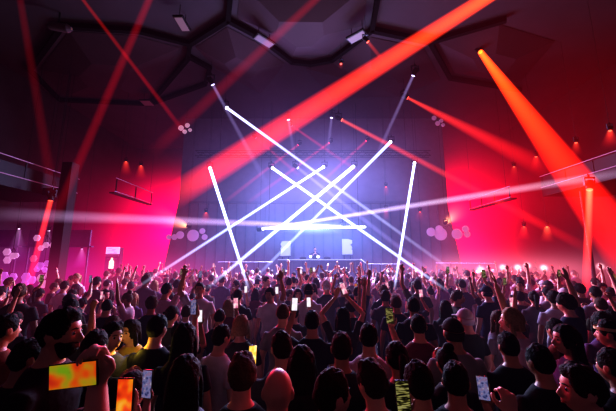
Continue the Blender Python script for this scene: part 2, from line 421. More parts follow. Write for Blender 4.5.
HAIR = {}
def hair_mesh(style, lod):
    key = (style, lod)
    if key in HAIR: return HAIR[key]
    b = MB()
    rnd = random.Random(hash(style) % 1000 if False else sum(map(ord, style)))
    off = V((rnd.random() * 9, rnd.random() * 9, rnd.random() * 9))
    thick = {'crop': .010, 'buzz': .004, 'quiff': .016, 'curly': .028, 'long': .018, 'bun': .012, 'ponytail': .012, 'bob': .022, 'cap': .012, 'beard': .014}[style]
    def smooth(a, e0, e1):
        t = max(0, min(1, (a - e0) / (e1 - e0))); return t * t * (3 - 2 * t)
    def fn(d):
        sx, sy, sz = d
        # hairline height by direction: high at the brow, down at the nape
        a = math.atan2(sy, abs(sx) + 1e-6) / (PI / 2)        # 1 front, 0 side, -1 back
        line = -.52 + (.42 * smooth(a, -.6, .15)) + (.66 * smooth(a, .2, .72))
        if style in ('long', 'bob'): line = -.75 + (.25 * smooth(a, -.4, .2)) + 1.05 * smooth(a, .25, .7)
        m = smooth(sz, line - .10, line + .06)
        nz = noise.noise(V(d) * (6 if style == 'curly' else 4) + off)
        g = thick * (.75 + .5 * nz) * (.55 + .45 * smooth(sz, line, line + .5))
        if style == 'quiff': g += .022 * smooth(sz, .45, .9) * smooth(sy, -.3, .6) * (1 + .5 * nz)
        if style == 'crop': g += .008 * smooth(sz, .4, .95) * (1 + nz)
        if style == 'curly': g += .010 * noise.noise(V(d) * 14 + off)
        p = head_pt(d)
        return HEAD_C + p * (1 - .12 * (1 - m)) + V(d) * g * m
    if style != 'cap': head_shell(b, fn, 32 if lod else 44, 24 if lod else 32)
    c = HEAD_C
    if style in ('long', 'bob'):
        zb = -.30 if style == 'long' else -.13
        rows = [(.06, .075, .055, -.045), (0, .088, .060, -.05), (-.08, .094, .055, -.055), (-.16, .098, .045, -.07), (-.24, .100, .038, -.085), (-.30, .085, .025, -.09)]
        b.loft([(c + V((0, cy_, z)), X3, Y3, rx, ry) for z, rx, ry, cy_ in rows if z >= zb], 20)
        for s in (-1, 1): b.tube([c + V((s * .07, .02, .05)), c + V((s * .085, .01, -.04)), c + V((s * .09, .0, -.12)), c + V((s * .095, .01, max(zb, -.2)))], [.018, .022, .022, .014], 10)
    if style == 'bun':
        b.sphere(c + V((0, -.045, .135)), (.045, .043, .04), 14); b.tube([c + V((0, -.035, .09)), c + V((0, -.042, .115))], [.035, .025], 12)
    if style == 'ponytail':
        b.tube([c + V((0, -.085, .05)), c + V((0, -.135, .045)), c + V((0, -.155, -.03)), c + V((0, -.135, -.13)), c + V((0, -.125, -.20))], [.02, .03, .034, .028, .012], 12)
    if style == 'beard':
        def bf(d):
            sx, sy, sz = d; a = math.atan2(sy, abs(sx) + 1e-6) / (PI / 2)
            m = smooth(-sz, .22 - .1 * (a < .3), .42) * smooth(a, .0, .15)
            if abs(sx) < .3 and -.62 < sz < -.44: m *= .0
            return HEAD_C + head_pt(d) * (1 - .12 * (1 - m)) + V(d) * .012 * m * (1 + .4 * noise.noise(V(d) * 6))
        head_shell(b, bf, 44, 32)
    if style == 'cap':
        def cf(d):
            sx, sy, sz = d; m = smooth(sz, .15, .28); return HEAD_C + head_pt(d) * (1 - .12 * (1 - m)) + V(d) * .014 * m
        head_shell(b, cf, 32, 24)
        b.loft([(c + V((0, .07, .035)), X3, Z3, .075, .008), (c + V((0, .12, .038)), X3, Z3, .072, .008), (c + V((0, .17, .028)), X3, Z3, .045, .005)], 14)
        b.sphere(c + V((0, 0, .132)), .009, 8)
        b.loft([(c + V((0, -.03, .02)), X3, Y3, .084, .085), (c + V((0, -.02, -.05)), X3, Y3, .075, .078)], 18)
    # eyebrows belong to the hair
    for s in (-1, 1): b.tube([c + V((s * .015, .091, .027)), c + V((s * .032, .088, .032)), c + V((s * .048, .076, .026))], [.003, .0035, .002], 6)
    me = b.mesh('hair', [M_CLOTH if style == 'cap' else M_HAIR], True); HAIR[key] = me
    return me

MESH = {}
def person_mesh(what, sex, pose, lod):
    """lod 0 near, 1 middle, 2 far"""
    key = (what, sex, pose if what != 'trousers' else 'stand', lod)
    if key in MESH: return MESH[key]
    base = (what, sex, key[2], 'base')
    if base not in MESH:
        MESH[base] = apply_mods(body_shells(sex, key[2], what).mesh('t'), .0072 if what == 'body' else .012, 2 if what == 'body' else 4, None, what)
    tgt = {'body': (16000, 5000, 1500), 'shirt': (5000, 1800, 700), 'trousers': (3000, 900, 400)}[what][lod]
    rk = (what, sex, key[2], 'raw1')
    if lod == 2:
        if rk not in MESH: MESH[rk] = apply_mods(MESH[base].copy(), None, 0, {'body': 5000, 'shirt': 1800, 'trousers': 900}[what], what)
        me = apply_mods(MESH[rk].copy(), None, 0, tgt, what)
    else:
        me = apply_mods(MESH[base].copy(), None, 0, tgt, what)
        if lod == 1: MESH.setdefault(rk, me.copy())
    if what == 'body': finish_body(me)
    else:
        me.materials.clear(); me.materials.append(M_CLOTH if what == 'shirt' else M_DENIM)
    MESH[key] = me
    return me

SHOE = None
def shoe_mesh():
    global SHOE
    if SHOE: return SHOE
    b = MB()
    b.loft([(V((0, -.085, .045)), X3, Z3, .036, .04), (V((0, -.05, .06)), X3, Z3, .046, .058), (V((0, .0, .062)), X3, Z3, .05, .060), (V((0, .09, .042)), X3, Z3, .053, .040), (V((0, .16, .030)), X3, Z3, .045, .028), (V((0, .19, .024)), X3, Z3, .025, .018)], 16)
    b.box((0, .05, .01), (.098, .27, .02), bev=.008)
    SHOE = b.mesh('shoe', [M_SHOE], True); return SHOE

SKINS = [lin(210, 160, 138), lin(190, 138, 112), lin(172, 120, 94), lin(220, 176, 155), lin(135, 90, 66), lin(200, 150, 124)]
def make_person(loc, rz, sex, pose, hair, hairc, shirtc, skin, trouserc, scale, lod, label, group=None, lean=0.0):
    o = new_ob('person', person_mesh('body', sex, pose, lod)); o.location = loc; o.rotation_euler = (lean, 0, rz); o.scale = (scale,) * 3
    o.color = (*skin, 1); tag(o, label, 'person', group)
    if hair != 'bald':
        h = new_ob('cap' if hair == 'cap' else 'hair', hair_mesh(hair, min(1, lod)), o); h.color = (*hairc, 1)
        if hair == 'beard':
            h.name = 'beard'; h2 = new_ob('hair', hair_mesh('quiff', 0), o); h2.color = (*hairc, 1)
    s = new_ob('shirt', person_mesh('shirt', sex, pose, lod), o); s.color = (*shirtc, 1)
    t = new_ob('trousers', person_mesh('trousers', sex, pose, lod), o); t.color = (*trouserc, 1)
    if lod == 0:
        for k in (-1, 1): f = new_ob('shoe', shoe_mesh(), o); f.location = (k * .102, -.005, 0)
    return o

# ------------------------------------------------------------------ phones
PH = {}
SCREENS = {}
def screen_mat(kind):
    if kind in SCREENS: return SCREENS[kind]
    m = bpy.data.materials.new('screen_' + kind); m.use_nodes = True; nt = m.node_tree; b = nt.nodes['Principled BSDF']; L = nt.links
    b.inputs['Base Color'].default_value = (.02, .02, .02, 1); b.inputs['Roughness'].default_value = .2
    tc = nt.nodes.new('ShaderNodeTexCoord'); n = nt.nodes.new('ShaderNodeTexNoise'); n.inputs['Scale'].default_value = {'green': 70, 'blue': 45}.get(kind, 17); n.inputs['Detail'].default_value = 1
    sv = nt.nodes.new('ShaderNodeVectorMath'); sv.operation = 'MULTIPLY'; sv.inputs[1].default_value = (.35, 1, 2.2) if kind == 'green' else (1, 1, 1)
    L.new(tc.outputs['Object'], sv.inputs[0]); L.new(sv.outputs[0], n.inputs['Vector']); cr = nt.nodes.new('ShaderNodeValToRGB'); e = cr.color_ramp
    pal = {'orange': [(.30, (.75, .02, .02)), (.45, (1, .16, .01)), (.55, (.75, .42, .02)), (.66, (.35, .55, .02))], 'fire': [(.3, (.55, .01, .01)), (.5, (1, .12, .01)), (.62, (1, .45, .02)), (.7, (1, .6, .1))],
           'yellow': [(.3, (.8, .30, .02)), (.5, (1, .62, .12)), (.6, (1, .85, .4)), (.7, (1, .75, .2))], 'white': [(.3, (.8, .75, .9)), (.5, (1, .9, .95)), (.7, (1, 1, 1))], 'blue': [(.3, (.05, .06, .25)), (.5, (.45, .45, .8)), (.62, (.5, .3, .5)), (.7, (.8, .8, 1))],
           'green': [(.3, (.01, .01, .0)), (.47, (.02, .02, .0)), (.53, (.55, .5, .12)), (.6, (.85, .8, .35))], 'pink': [(.3, (.5, .05, .2)), (.5, (1, .45, .6)), (.7, (1, .9, .9))]}[kind]
    while len(e.elements) < len(pal): e.elements.new(.5)
    for el, (p, c) in zip(e.elements, pal): el.position = p; el.color = (*c, 1)
    L.new(n.outputs['Fac'], cr.inputs[0]); L.new(cr.outputs[0], b.inputs['Emission Color'])
    b.inputs['Emission Strength'].default_value = {'white': .95, 'yellow': 1.3, 'orange': .6, 'fire': .8, 'blue': .5, 'green': .4, 'pink': .9}[kind]
    SCREENS[kind] = m; return m
def phone_meshes():
    if PH: return PH
    b = MB(); b.box((0, 0, 0), (.074, .0085, .152), bev=.0035); PH['body'] = b.mesh('phone', [M_PHONE], True)
    b = MB(); b.box((-.018, .0055, .052), (.03, .004, .032), bev=.0015)
    for dz in (-.007, .007): b.loft([(V((-.018, .007, .052 + dz)), X3, Z3, .005, .005), (V((-.018, .0085, .052 + dz)), X3, Z3, .0045, .0045)], 12)
    PH['camera'] = b.mesh('camera_bump', [M_GLASS])
    b = MB(); b.box((0, -.0046, 0), (.068, .0012, .144)); PH['screen'] = b
    return PH
def make_phone(M, kind, label, group=None, torch=False):
    pm = phone_meshes(); o = new_ob('phone', pm['body']); o.matrix_world = M; tag(o, label, 'phone', group)
    k = 'screen_' + kind
    if k not in PH: PH[k] = PH['screen'].mesh('screen', [screen_mat(kind)])
    new_ob('screen', PH[k], o); new_ob('camera_bump', pm['camera'], o)
    if torch:
        b = MB(); b.sphere((.02, .007, .055), (.007, .004, .007), 10); new_ob('torch', b.mesh('torch', [lens_mat((1, .95, .95), 60)]), o)
    return o
def hand_phone(person, arm, s, kind, label, group=None, landscape=False, tilt=0.0):
    """a phone in the person's hand; s=+1 right hand"""
    sh, el, wr, up, nm, cu = ARM[arm]; wr, up, nm = mir(wr, s), mir(up, s).normalized(), mir(nm, s)
    nm = (nm - up * nm.dot(up)).normalized(); lat = up.cross(nm)
    c = wr + up * .125 + nm * .026
    zz, xx = up, lat                     # phone z along the fingers, -y out of the palm
    if landscape: zz, xx = lat * s, -up * s; c = wr + up * .052 + nm * .031 - lat * s * .045
    yy = zz.cross(xx)
    M = Matrix((xx, yy, zz)).transposed().to_4x4(); M.translation = c
    if (M.to_3x3() @ Y3).dot(nm) > 0: M = M @ Matrix.Rotation(PI, 4, 'Z')
    W = Matrix.LocRotScale(person.location, person.rotation_euler, person.scale)
    Mw = W @ M; sc_ = Mw.to_scale(); Mw = Mw @ Matrix.Diagonal((1 / sc_.x, 1 / sc_.y, 1 / sc_.z, 1))
    return make_phone(Mw, kind, label, group)
# ------------------------------------------------------------------ the room
def struct(o): o['kind'] = 'structure'; return o
WXL, WXR, YB, YF = -14.0, 14.0, 23.5, -3.0
M_WALL = mat('painted_wall', (.045, .03, .04), .8, noise_amt=.35, nscale=1.2, bump=.2)
M_CEIL = mat('ceiling_board', (.055, .042, .055), .85, noise_amt=.25, nscale=.8, bump=.15)
M_FLOOR = mat('dark_floor', (.03, .028, .03), .35, noise_amt=.4, nscale=3)
M_DARK = mat('dark_steel', (.007, .006, .008), .9, 0, spec=.05)
M_STAGE = mat('stage_panel', (.15, .15, .18), .7, noise_amt=.2, nscale=2.5, bump=.1)
M_STAGE_D = mat('stage_black', (.11, .11, .14), .6, noise_amt=.3)
M_COLUMN = mat('column_paint', (.010, .007, .010), .7, noise_amt=.3, nscale=4)

def slab(name, lo, hi, m):
    b = MB(); c = [(a + d) / 2 for a, d in zip(lo, hi)]; b.box(c, [d - a for a, d in zip(lo, hi)]); return struct(b.build(name, m))
slab('floor', (WXL - .2, YF, -.2), (WXR + .2, YB + .2, 0), M_FLOOR)
slab('ceiling', (WXL - .2, YF, ROOM_Z), (WXR + .2, YB + .2, ROOM_Z + .2), M_CEIL)
slab('wall_left', (WXL - .2, YF, 0), (WXL, YB, ROOM_Z), M_WALL)
slab('wall_right', (WXR, YF, 0), (WXR + .2, YB, ROOM_Z), M_WALL)
slab('wall_back', (WXL, YB, 0), (WXR, YB + .2, ROOM_Z), M_WALL)
slab('wall_front', (WXL, YF - .2, 0), (WXR, YF, ROOM_Z), M_WALL)
# stage back wall: leaning side edges, vertical panel seams
ys = 18.0
xl_t, xr_t = at(180, 190, ys).x, at(448, 205, ys).x
xl_b, xr_b = at(163, 275, ys).x, at(463, 272, ys).x
b = MB()
prof = [(xl_b, 0), (xr_b, 0), (xr_b, 1.6), (xr_t, 5.2), (xr_t, ROOM_Z), (xl_t, ROOM_Z), (xl_t, 5.8), (xl_b, 1.6)]
M = Matrix(((1, 0, 0, 0), (0, 0, -1, ys + .25), (0, 1, 0, 0), (0, 0, 0, 1)))
b.prism(prof, 0, .25, M)
stage_wall = struct(b.build('wall_stage', M_STAGE))
b = MB()
for k in range(27):
    x = -7.2 + k * .58
    b.box((x, ys - .03, 3.4), (.05, .06, 4.2))
b.box((.3, ys - .03, 5.55), (15.0, .08, .12))
struct(b.build('trim_1', M_STAGE_D))
# wing side returns, running back from the stage wall edges
slab('partition_left', (xl_t + .02, ys + .26, 0), (xl_t + .2, YB, ROOM_Z), M_WALL)
slab('partition_right', (xr_t - .2, ys + .26, 0), (xr_t - .02, YB, ROOM_Z), M_WALL)

# ceiling beams and the big faceted frames
def ceil_pt(px, py, z=ROOM_Z - .12): return at_z(px, py, z)
def beam_line(b, pts, wd=.17, h=.18, z=ROOM_Z - .12):
    P = [ceil_pt(x, y, z) for x, y in pts]
    for p, q in zip(P, P[1:]):
        d = q - p; R = Matrix.Rotation(math.atan2(d.y, d.x), 3, 'Z'); b.box((p + q) / 2, (d.length + wd * .5, wd, h), R=R)
frames = [[(62, 26), (140, 31), (190, 44), (228, 20), (232, -20)], [(228, 20), (258, 36), (292, 62), (310, 64)], [(190, 44), (188, 56), (210, 68), (206, 82)],
          [(310, 64), (332, 60), (372, 30), (380, -15)], [(372, 30), (430, 42), (505, 20)], [(430, 42), (450, 78), (520, 90)], [(62, 26), (30, 70), (60, 100), (150, 104)], [(190, 56), (150, 104), (205, 84)]]
for i, f in enumerate(frames):
    b = MB(); beam_line(b, f); struct(b.build('ceiling_beam', M_DARK if i else M_DARK))
# shallow raised ceiling facets between the frames (planes tilted a few degrees)
facets = [[(66, 28), (138, 33), (186, 46), (146, 102), (64, 98), (34, 70)], [(192, 46), (226, 24), (256, 40), (288, 64), (262, 96), (214, 70)], [(300, 68), (330, 63), (370, 34), (428, 46), (446, 80), (400, 98), (330, 100)],
          [(236, -20), (232, 18), (260, 33), (292, 58), (330, 56), (368, 26), (374, -18)], [(432, 40), (500, 22), (560, 40), (520, 86), (452, 74)]]
M_FACET = mat('ceiling_facet', (.055, .03, .042), .8, noise_amt=.3, nscale=.7, bump=.2)
for i, f in enumerate(facets):
    P = [ceil_pt(x, y, ROOM_Z - .02) for x, y in f]
    c = sum(P, V((0, 0, 0))) / len(P); b = MB()
    low = [c + (p - c) * .93 for p in P]
    inn = [c + (p - c) * .35 + V((0, 0, -.42)) for p in P]
    n = len(P); vs = low + inn; fs = [(k, (k + 1) % n, n + (k + 1) % n, n + k) for k in range(n)] + [tuple(range(n, 2 * n)), tuple(range(n))[::-1]]
    b.add(vs, fs); struct(b.build('ceiling_panel', M_FACET))

# flat ceiling lamps
M_LAMP = mat('pale_lamp', (.16, .13, .14), .5, emit=lin(200, 165, 175), es=.14)
M_LAMP_D = mat('pale_lamp_dim', (.14, .11, .12), .5, emit=lin(180, 110, 130), es=.04)
def ceiling_lamp(px, py, ln, wd, ang, label, m, z=ROOM_Z - .6):
    p = at_z(px, py, z); t = empty('ceiling_lamp', p, ang); tag(t, label, 'ceiling lamp')
    b = MB(); b.box((0, 0, .03), (ln + .08, wd + .08, .07), bev=.015); b.build('frame', M_METAL, t)
    b = MB(); b.box((0, 0, -.012), (ln, wd, .02)); b.build('diffuser', m, t)
    for s in (-1, 1): b = MB(); b.tube([(s * ln * .35, 0, .06), (s * ln * .35, 0, .58)], .012, 6, dome=False); b.build('hanging_rod', M_METAL, t)
ceiling_lamp(182, 24, .62, .27, math.radians(88), 'pale rectangular ceiling lamp at upper left, inside the dark beam frame', M_LAMP)
ceiling_lamp(264, 41, .72, .30, math.radians(45), 'reddish pale ceiling lamp crossed by the faint diagonal red beam', M_LAMP_D)
ceiling_lamp(357, 37, .66, .32, math.radians(140), 'pale tilted rectangular ceiling lamp above the wide red beam', M_LAMP)
ceiling_lamp(147, 103, .5, .5, 0, 'small dim lamp on the left ceiling above the pale disc cluster', M_LAMP_D)

# small round ceiling spot far upper left
t = empty('ceiling_spotlight', at_z(58, 26, ROOM_Z - .55)); tag(t, 'faint oblong spotlight hanging from dark ceiling at upper left', 'ceiling light')
b = MB(); b.tube([(-.28, 0, 0), (.28, .1, -.02)], [.13, .15], 14); b.build('housing', mat('grey_housing', (.10, .07, .08), .5), t)
b = MB(); b.sphere((.36, .12, -.02), (.05, .05, .05), 10); b.build('lens', lens_mat(lin(190, 110, 40), .5), t)
b = MB(); b.tube([(0, 0, .1), (0, 0, .53)], .03, 8, dome=False); b.build('bracket', M_METAL, t)

# balconies with pale rails, each stretch an object
M_BALC = mat('balcony_front', (.014, .010, .014), .6, noise_amt=.3, nscale=3)
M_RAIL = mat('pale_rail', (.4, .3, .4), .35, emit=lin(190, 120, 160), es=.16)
def balcony(name, label, x_in, x_out, y0, y1, ztop, zbot, solid=True):
    t = empty(name, ((x_in + x_out) / 2, (y0 + y1) / 2, zbot - .25)); tag(t, label, 'balcony')
    t['kind'] = 'structure'
    hx = abs(x_out - x_in) / 2; s = 1 if x_in > x_out else -1; L = y1 - y0
    if solid:
        b = MB(); b.box((0, 0, -.0), (2 * hx, L, .35)); b.build('slab', M_BALC, t)
        b = MB(); b.box((s * (hx - .03), 0, .45), (.05, L, .55)); b.build('front_panel', M_BALC, t)
    else:
        b = MB(); b.box((s * (hx - .12), 0, .18), (.25, L, .06)); b.build('ledge', M_BALC, t)
        for yy in (-L * .42, L * .42): b = MB(); b.tube([(s * hx, yy, ztop - zbot + .2), (s * hx, yy, ROOM_Z - zbot + .23)], .006, 6, dome=False); b.build('hanging_rod', M_METAL, t)
    for z in (ztop - zbot + .25, .25 - .0):
        b = MB(); b.tube([(s * (hx + .02), -L / 2, z), (s * (hx + .02), L / 2, z)], .02, 8); b.build('rail', M_RAIL, t)
    n = int(L / 1.2) + 1
    for k in range(n):
        y = -L / 2 + .1 + k * (L - .2) / max(1, n - 1)
        b = MB(); b.box((s * hx, y, (ztop - zbot) / 2 + .2), (.04, .04, ztop - zbot)); b.build('post', M_METAL, t)
    return t
pA = at(0, 155, 10.8); pB = at(0, 174, 10.8)
def z_on(px, py, x): 
    d = ray(px, py); return CAM.z + d.z * (x / d.x)
balcony('balcony', 'near left balcony stretch with two pale rails', -11.0, WXL + .01, 6.0, 14.0, z_on(30, 163, -11), z_on(30, 180.5, -11))
balcony('balcony', 'far left balcony stretch with two pale rails beside red haze', -9.3, WXL + .01, 14.1, 17.6, z_on(120, 179.5, -9.3), z_on(120, 193, -9.3), False)
balcony('balcony', 'near right balcony stretch with thin pale rails above red column', 11.0, WXR - .01, 6.0, 13.8, z_on(604, 155, 11), z_on(606, 169, 11))
balcony('balcony', 'far right balcony stretch in the red haze', 9.6, WXR - .01, 13.9, 17.6, z_on(525, 181, 9.6), z_on(525, 193, 9.6), False)

# columns
def column(px, Y, wd, name, label):
    x = at(px, 240, Y).x; b = MB(); b.box((x, Y, 3.1), (wd, wd, 6.2), bev=.03); b.box((x - .45, Y, 4.95), (.9, wd * .8, .3), bev=.02); b.box((x, Y, .15), (wd + .12, wd + .12, .3), bev=.02); o = b.build(name, M_COLUMN)
    tag(o, label, 'column', kind='structure')
column(61, 12.2, .42, 'column', 'dark square column standing at left in front of the balcony')
b = MB(); px_ = at(588.5, 240, 9.5).x; b.tube([(px_, 9.5, 0.01), (px_, 9.5, at(589, 191, 9.5).z)], .05, 12, dome=False); b.tube([(px_, 9.5, .01), (px_, 9.5, .04)], .3, 16, dome=False)
tag(b.build('lighting_pole', M_COLUMN), 'slim dark pole standing behind the vertical red beam at right', 'pole')

# under-balcony wall fittings on the left: lit bar back, ledges
M_PANEL = mat('purple_panel', (.20, .12, .22), .6, noise_amt=.3, nscale=2)
for i, (x0, x1) in enumerate(((0, 21), (31, 55), (66, 92))):
    p0, p1 = at(x0, 228, 13.6), at(x1, 228, 13.6); zt, zb = at(0, 230, 13.6).z, at(0, 246, 13.6).z
    b = MB(); b.box(((p0.x + p1.x) / 2, 13.6, (zt + zb) / 2), (p1.x - p0.x, .08, zt - zb), bev=.02)
    b.box(((p0.x + p1.x) / 2, 13.55, zb - .03), (p1.x - p0.x + .3, .16, .05))
    b.box((p0.x + .05, 13.6, zb / 2), (.06, .06, zb)); b.box((p1.x - .05, 13.6, zb / 2), (.06, .06, zb))
    struct(b.build('partition_panel', M_PANEL))
# lit bar sign: pale header with dark lines, small shelf and glowing bottle light
t = empty('bar_cabinet', at(111.5, 262, 16.5) * 1.0); t.location.z = 0; tag(t, 'lit bar cabinet with striped header and glowing lamp niche at left', 'bar cabinet')
zt, zm, zb = at(111, 247, 16.5).z, at(111, 254, 16.5).z, at(111, 269.5, 16.5).z
M_SIGN = mat('lit_header', (.7, .6, .75), .5, emit=lin(245, 190, 245), es=1.0)
M_NICHE = mat('niche_glow', (.7, .6, .4), .5, emit=lin(255, 225, 190), es=1.6)
b = MB(); b.box((0, .2, zt / 2 - .02), (.78, .3, zt), bev=.02); b.build('carcass', M_STAGE_D, t)
b = MB(); b.box((0, 0.02, (zt + zm) / 2), (.72, .06, zt - zm), bev=.01); sg = b.build('header', M_SIGN, t)
b = MB()
for k, (x, wd_) in enumerate(((-.2, .25), (.1, .2), (-.1, .4), (.2, .16), (0, .5))):
    b.box((x * .8, -.02, zt - .07 - k * .068), (wd_, .02, .018))
b.build('line', M_STAGE_D, sg)
b = MB(); b.box((0, 0, zm - .1), (.72, .1, .03)); b.box((0, 0, zm - .26), (.5, .1, .02)); b.build('shelf', M_RAIL, t)
b = MB(); b.loft([(V((0, .0, zb + .05)), V((1, 0, 0)), V((0, 1, 0)), .13, .05), (V((0, 0, zb + .42)), V((1, 0, 0)), V((0, 1, 0)), .13, .05), (V((0, 0, zb + .52)), V((1, 0, 0)), V((0, 1, 0)), .05, .04), (V((0, 0, zb + .62)), V((1, 0, 0)), V((0, 1, 0)), .05, .04)], 14)
b.build('lamp', M_NICHE, t)

# clusters of pale discs (each cluster hangs as one thing)
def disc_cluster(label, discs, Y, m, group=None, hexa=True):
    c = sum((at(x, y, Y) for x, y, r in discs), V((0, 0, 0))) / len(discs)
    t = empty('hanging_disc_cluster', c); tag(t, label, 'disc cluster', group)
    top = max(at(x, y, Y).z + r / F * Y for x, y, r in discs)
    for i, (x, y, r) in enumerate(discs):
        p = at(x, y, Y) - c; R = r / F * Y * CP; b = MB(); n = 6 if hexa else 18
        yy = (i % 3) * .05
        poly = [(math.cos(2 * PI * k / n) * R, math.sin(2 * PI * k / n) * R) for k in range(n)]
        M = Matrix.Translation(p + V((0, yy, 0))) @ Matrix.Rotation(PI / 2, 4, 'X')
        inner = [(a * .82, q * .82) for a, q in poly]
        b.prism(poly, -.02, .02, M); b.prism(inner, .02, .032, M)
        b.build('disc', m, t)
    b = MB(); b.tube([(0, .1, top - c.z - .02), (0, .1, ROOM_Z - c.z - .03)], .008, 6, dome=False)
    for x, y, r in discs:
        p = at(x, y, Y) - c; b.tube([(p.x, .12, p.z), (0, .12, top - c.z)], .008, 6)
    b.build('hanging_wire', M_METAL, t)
M_DP = mat('pale_disc_pink_glow', (.75, .6, .72), .5, emit=lin(225, 165, 215), es=.55)  # disc emission is added in place of light falling on the discs
M_DV = mat('pale_disc_violet_glow', (.65, .45, .75), .5, emit=lin(200, 120, 225), es=.55)
M_DS = mat('pale_disc_stage_glow', (.6, .5, .62), .5, emit=lin(170, 140, 190), es=.25)
M_DR = mat('pale_disc_red_glow', (.7, .35, .45), .5, emit=lin(235, 100, 150), es=.45)
Yc = 12.6
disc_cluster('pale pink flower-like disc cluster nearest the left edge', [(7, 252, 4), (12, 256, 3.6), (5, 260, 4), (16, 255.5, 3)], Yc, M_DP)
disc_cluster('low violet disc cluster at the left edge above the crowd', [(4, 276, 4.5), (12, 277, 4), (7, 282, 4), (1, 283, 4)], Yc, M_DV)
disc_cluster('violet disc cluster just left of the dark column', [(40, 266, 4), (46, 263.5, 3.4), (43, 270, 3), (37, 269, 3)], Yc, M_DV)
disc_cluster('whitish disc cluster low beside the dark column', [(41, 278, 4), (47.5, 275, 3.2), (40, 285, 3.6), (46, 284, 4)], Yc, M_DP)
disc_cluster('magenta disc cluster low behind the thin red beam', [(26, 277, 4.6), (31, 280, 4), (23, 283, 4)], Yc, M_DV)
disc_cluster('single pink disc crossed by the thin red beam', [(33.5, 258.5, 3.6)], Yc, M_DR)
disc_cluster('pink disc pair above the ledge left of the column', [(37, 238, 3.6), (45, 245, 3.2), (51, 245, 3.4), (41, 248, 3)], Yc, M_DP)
disc_cluster('pale disc cluster high at left where two red beams end', [(181, 128, 3), (187, 125, 2.6), (184, 131, 2.4), (190, 130, 2)], 16.5, mat('pale_disc_high_glow', (.7, .6, .62), .5, emit=lin(200, 165, 185), es=.6), hexa=False)
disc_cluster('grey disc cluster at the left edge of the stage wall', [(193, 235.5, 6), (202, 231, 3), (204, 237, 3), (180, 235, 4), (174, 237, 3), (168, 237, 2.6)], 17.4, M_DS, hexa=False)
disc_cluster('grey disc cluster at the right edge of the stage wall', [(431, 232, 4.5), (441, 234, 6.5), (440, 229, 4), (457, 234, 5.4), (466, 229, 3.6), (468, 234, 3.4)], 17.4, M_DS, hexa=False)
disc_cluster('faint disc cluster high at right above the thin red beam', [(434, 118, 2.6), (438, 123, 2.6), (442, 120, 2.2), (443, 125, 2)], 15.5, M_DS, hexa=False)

# ---------------- stage: platform, booth, screens, rail, DJ position
zs = 1.15
b = MB(); b.box((.35, 16.75, zs / 2), (15.6, 2.4, zs), bev=.02); struct(b.build('floor_stage', M_STAGE_D))
yb = 16.1
xa, xb, zt = at(279, 259, yb).x, at(359, 259, yb).x, at(315, 259.3, yb).z
t = empty('dj_booth', ((xa + xb) / 2, yb, zs)); tag(t, 'long dark booth with pale top edge in front of the performer', 'booth')
M_BOOTH = mat('booth_front', (.05, .06, .10), .4, noise_amt=.2)
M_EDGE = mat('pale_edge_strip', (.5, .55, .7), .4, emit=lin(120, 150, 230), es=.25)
wd_ = xb - xa; h = zt - zs
b = MB(); b.box((0, -.3, h / 2 - .02), (wd_, .05, h - .04)); fp = b.build('front_panel', M_BOOTH, t)
for k in range(9): b = MB(); b.box((-wd_ / 2 + wd_ * (k + .5) / 9, -.335, h / 2), (.03, .02, h * .8)); b.build('seam', M_STAGE_D, fp)
for s in (-1, 1):
    b = MB(); b.box((s * (wd_ / 2 - .03), 0, h / 2 - .02), (.05, .55, h - .04)); b.build('side_panel', M_BOOTH, t)
b = MB(); b.box((0, 0, h - .02), (wd_ + .06, .7, .05), bev=.01); b.build('tabletop', M_BOOTH, t)
b = MB(); b.box((0, -.36, h - .02), (wd_ + .06, .02, .035)); b.build('edge_strip', M_EDGE, t)
# equipment on the booth
for i, (px, lab) in enumerate(((303, 'dark flat player deck at left on the booth top'), (327, 'dark flat player deck at right on the booth top'))):
    p = at(px, 259, yb); d = empty('player_deck', (p.x, yb, zt + .006)); tag(d, lab, 'player deck')
    b = MB(); b.box((0, 0, .05), (.34, .42, .1), bev=.01); b.build('case', M_METAL, d)
    b = MB(); b.loft([(V((0, -.04, .1)), V((1, 0, 0)), V((0, 1, 0)), .11, .11), (V((0, -.04, .125)), V((1, 0, 0)), V((0, 1, 0)), .1, .1)], 20); b.build('jog_wheel', M_PHONE, d)
    b = MB(); b.box((0, .15, .105), (.18, .08, .015)); b.build('screen', lens_mat((.3, .5, 1), .8), d)
for px, lab in ((310.5, 'bright white booth lamp left of the performer'), (318, 'bright white booth lamp right of the performer')):
    p = at(px, 257.5, yb - .1); d = empty('booth_spot_lamp', (p.x, yb - .1, zt + .006)); tag(d, lab, 'lamp')
    b = MB(); b.loft([(V((0, 0, 0)), V((1, 0, 0)), V((0, 1, 0)), .05, .05), (V((0, 0, .02)), V((1, 0, 0)), V((0, 1, 0)), .045, .045)], 14); b.tube([(0, 0, .02), (0, 0, .08)], .012, 8); b.build('base', M_METAL, d)
    b = MB(); b.sphere((0, 0, .13), .07, 14); b.build('bulb', lens_mat((.85, .92, 1), 4.0), d)
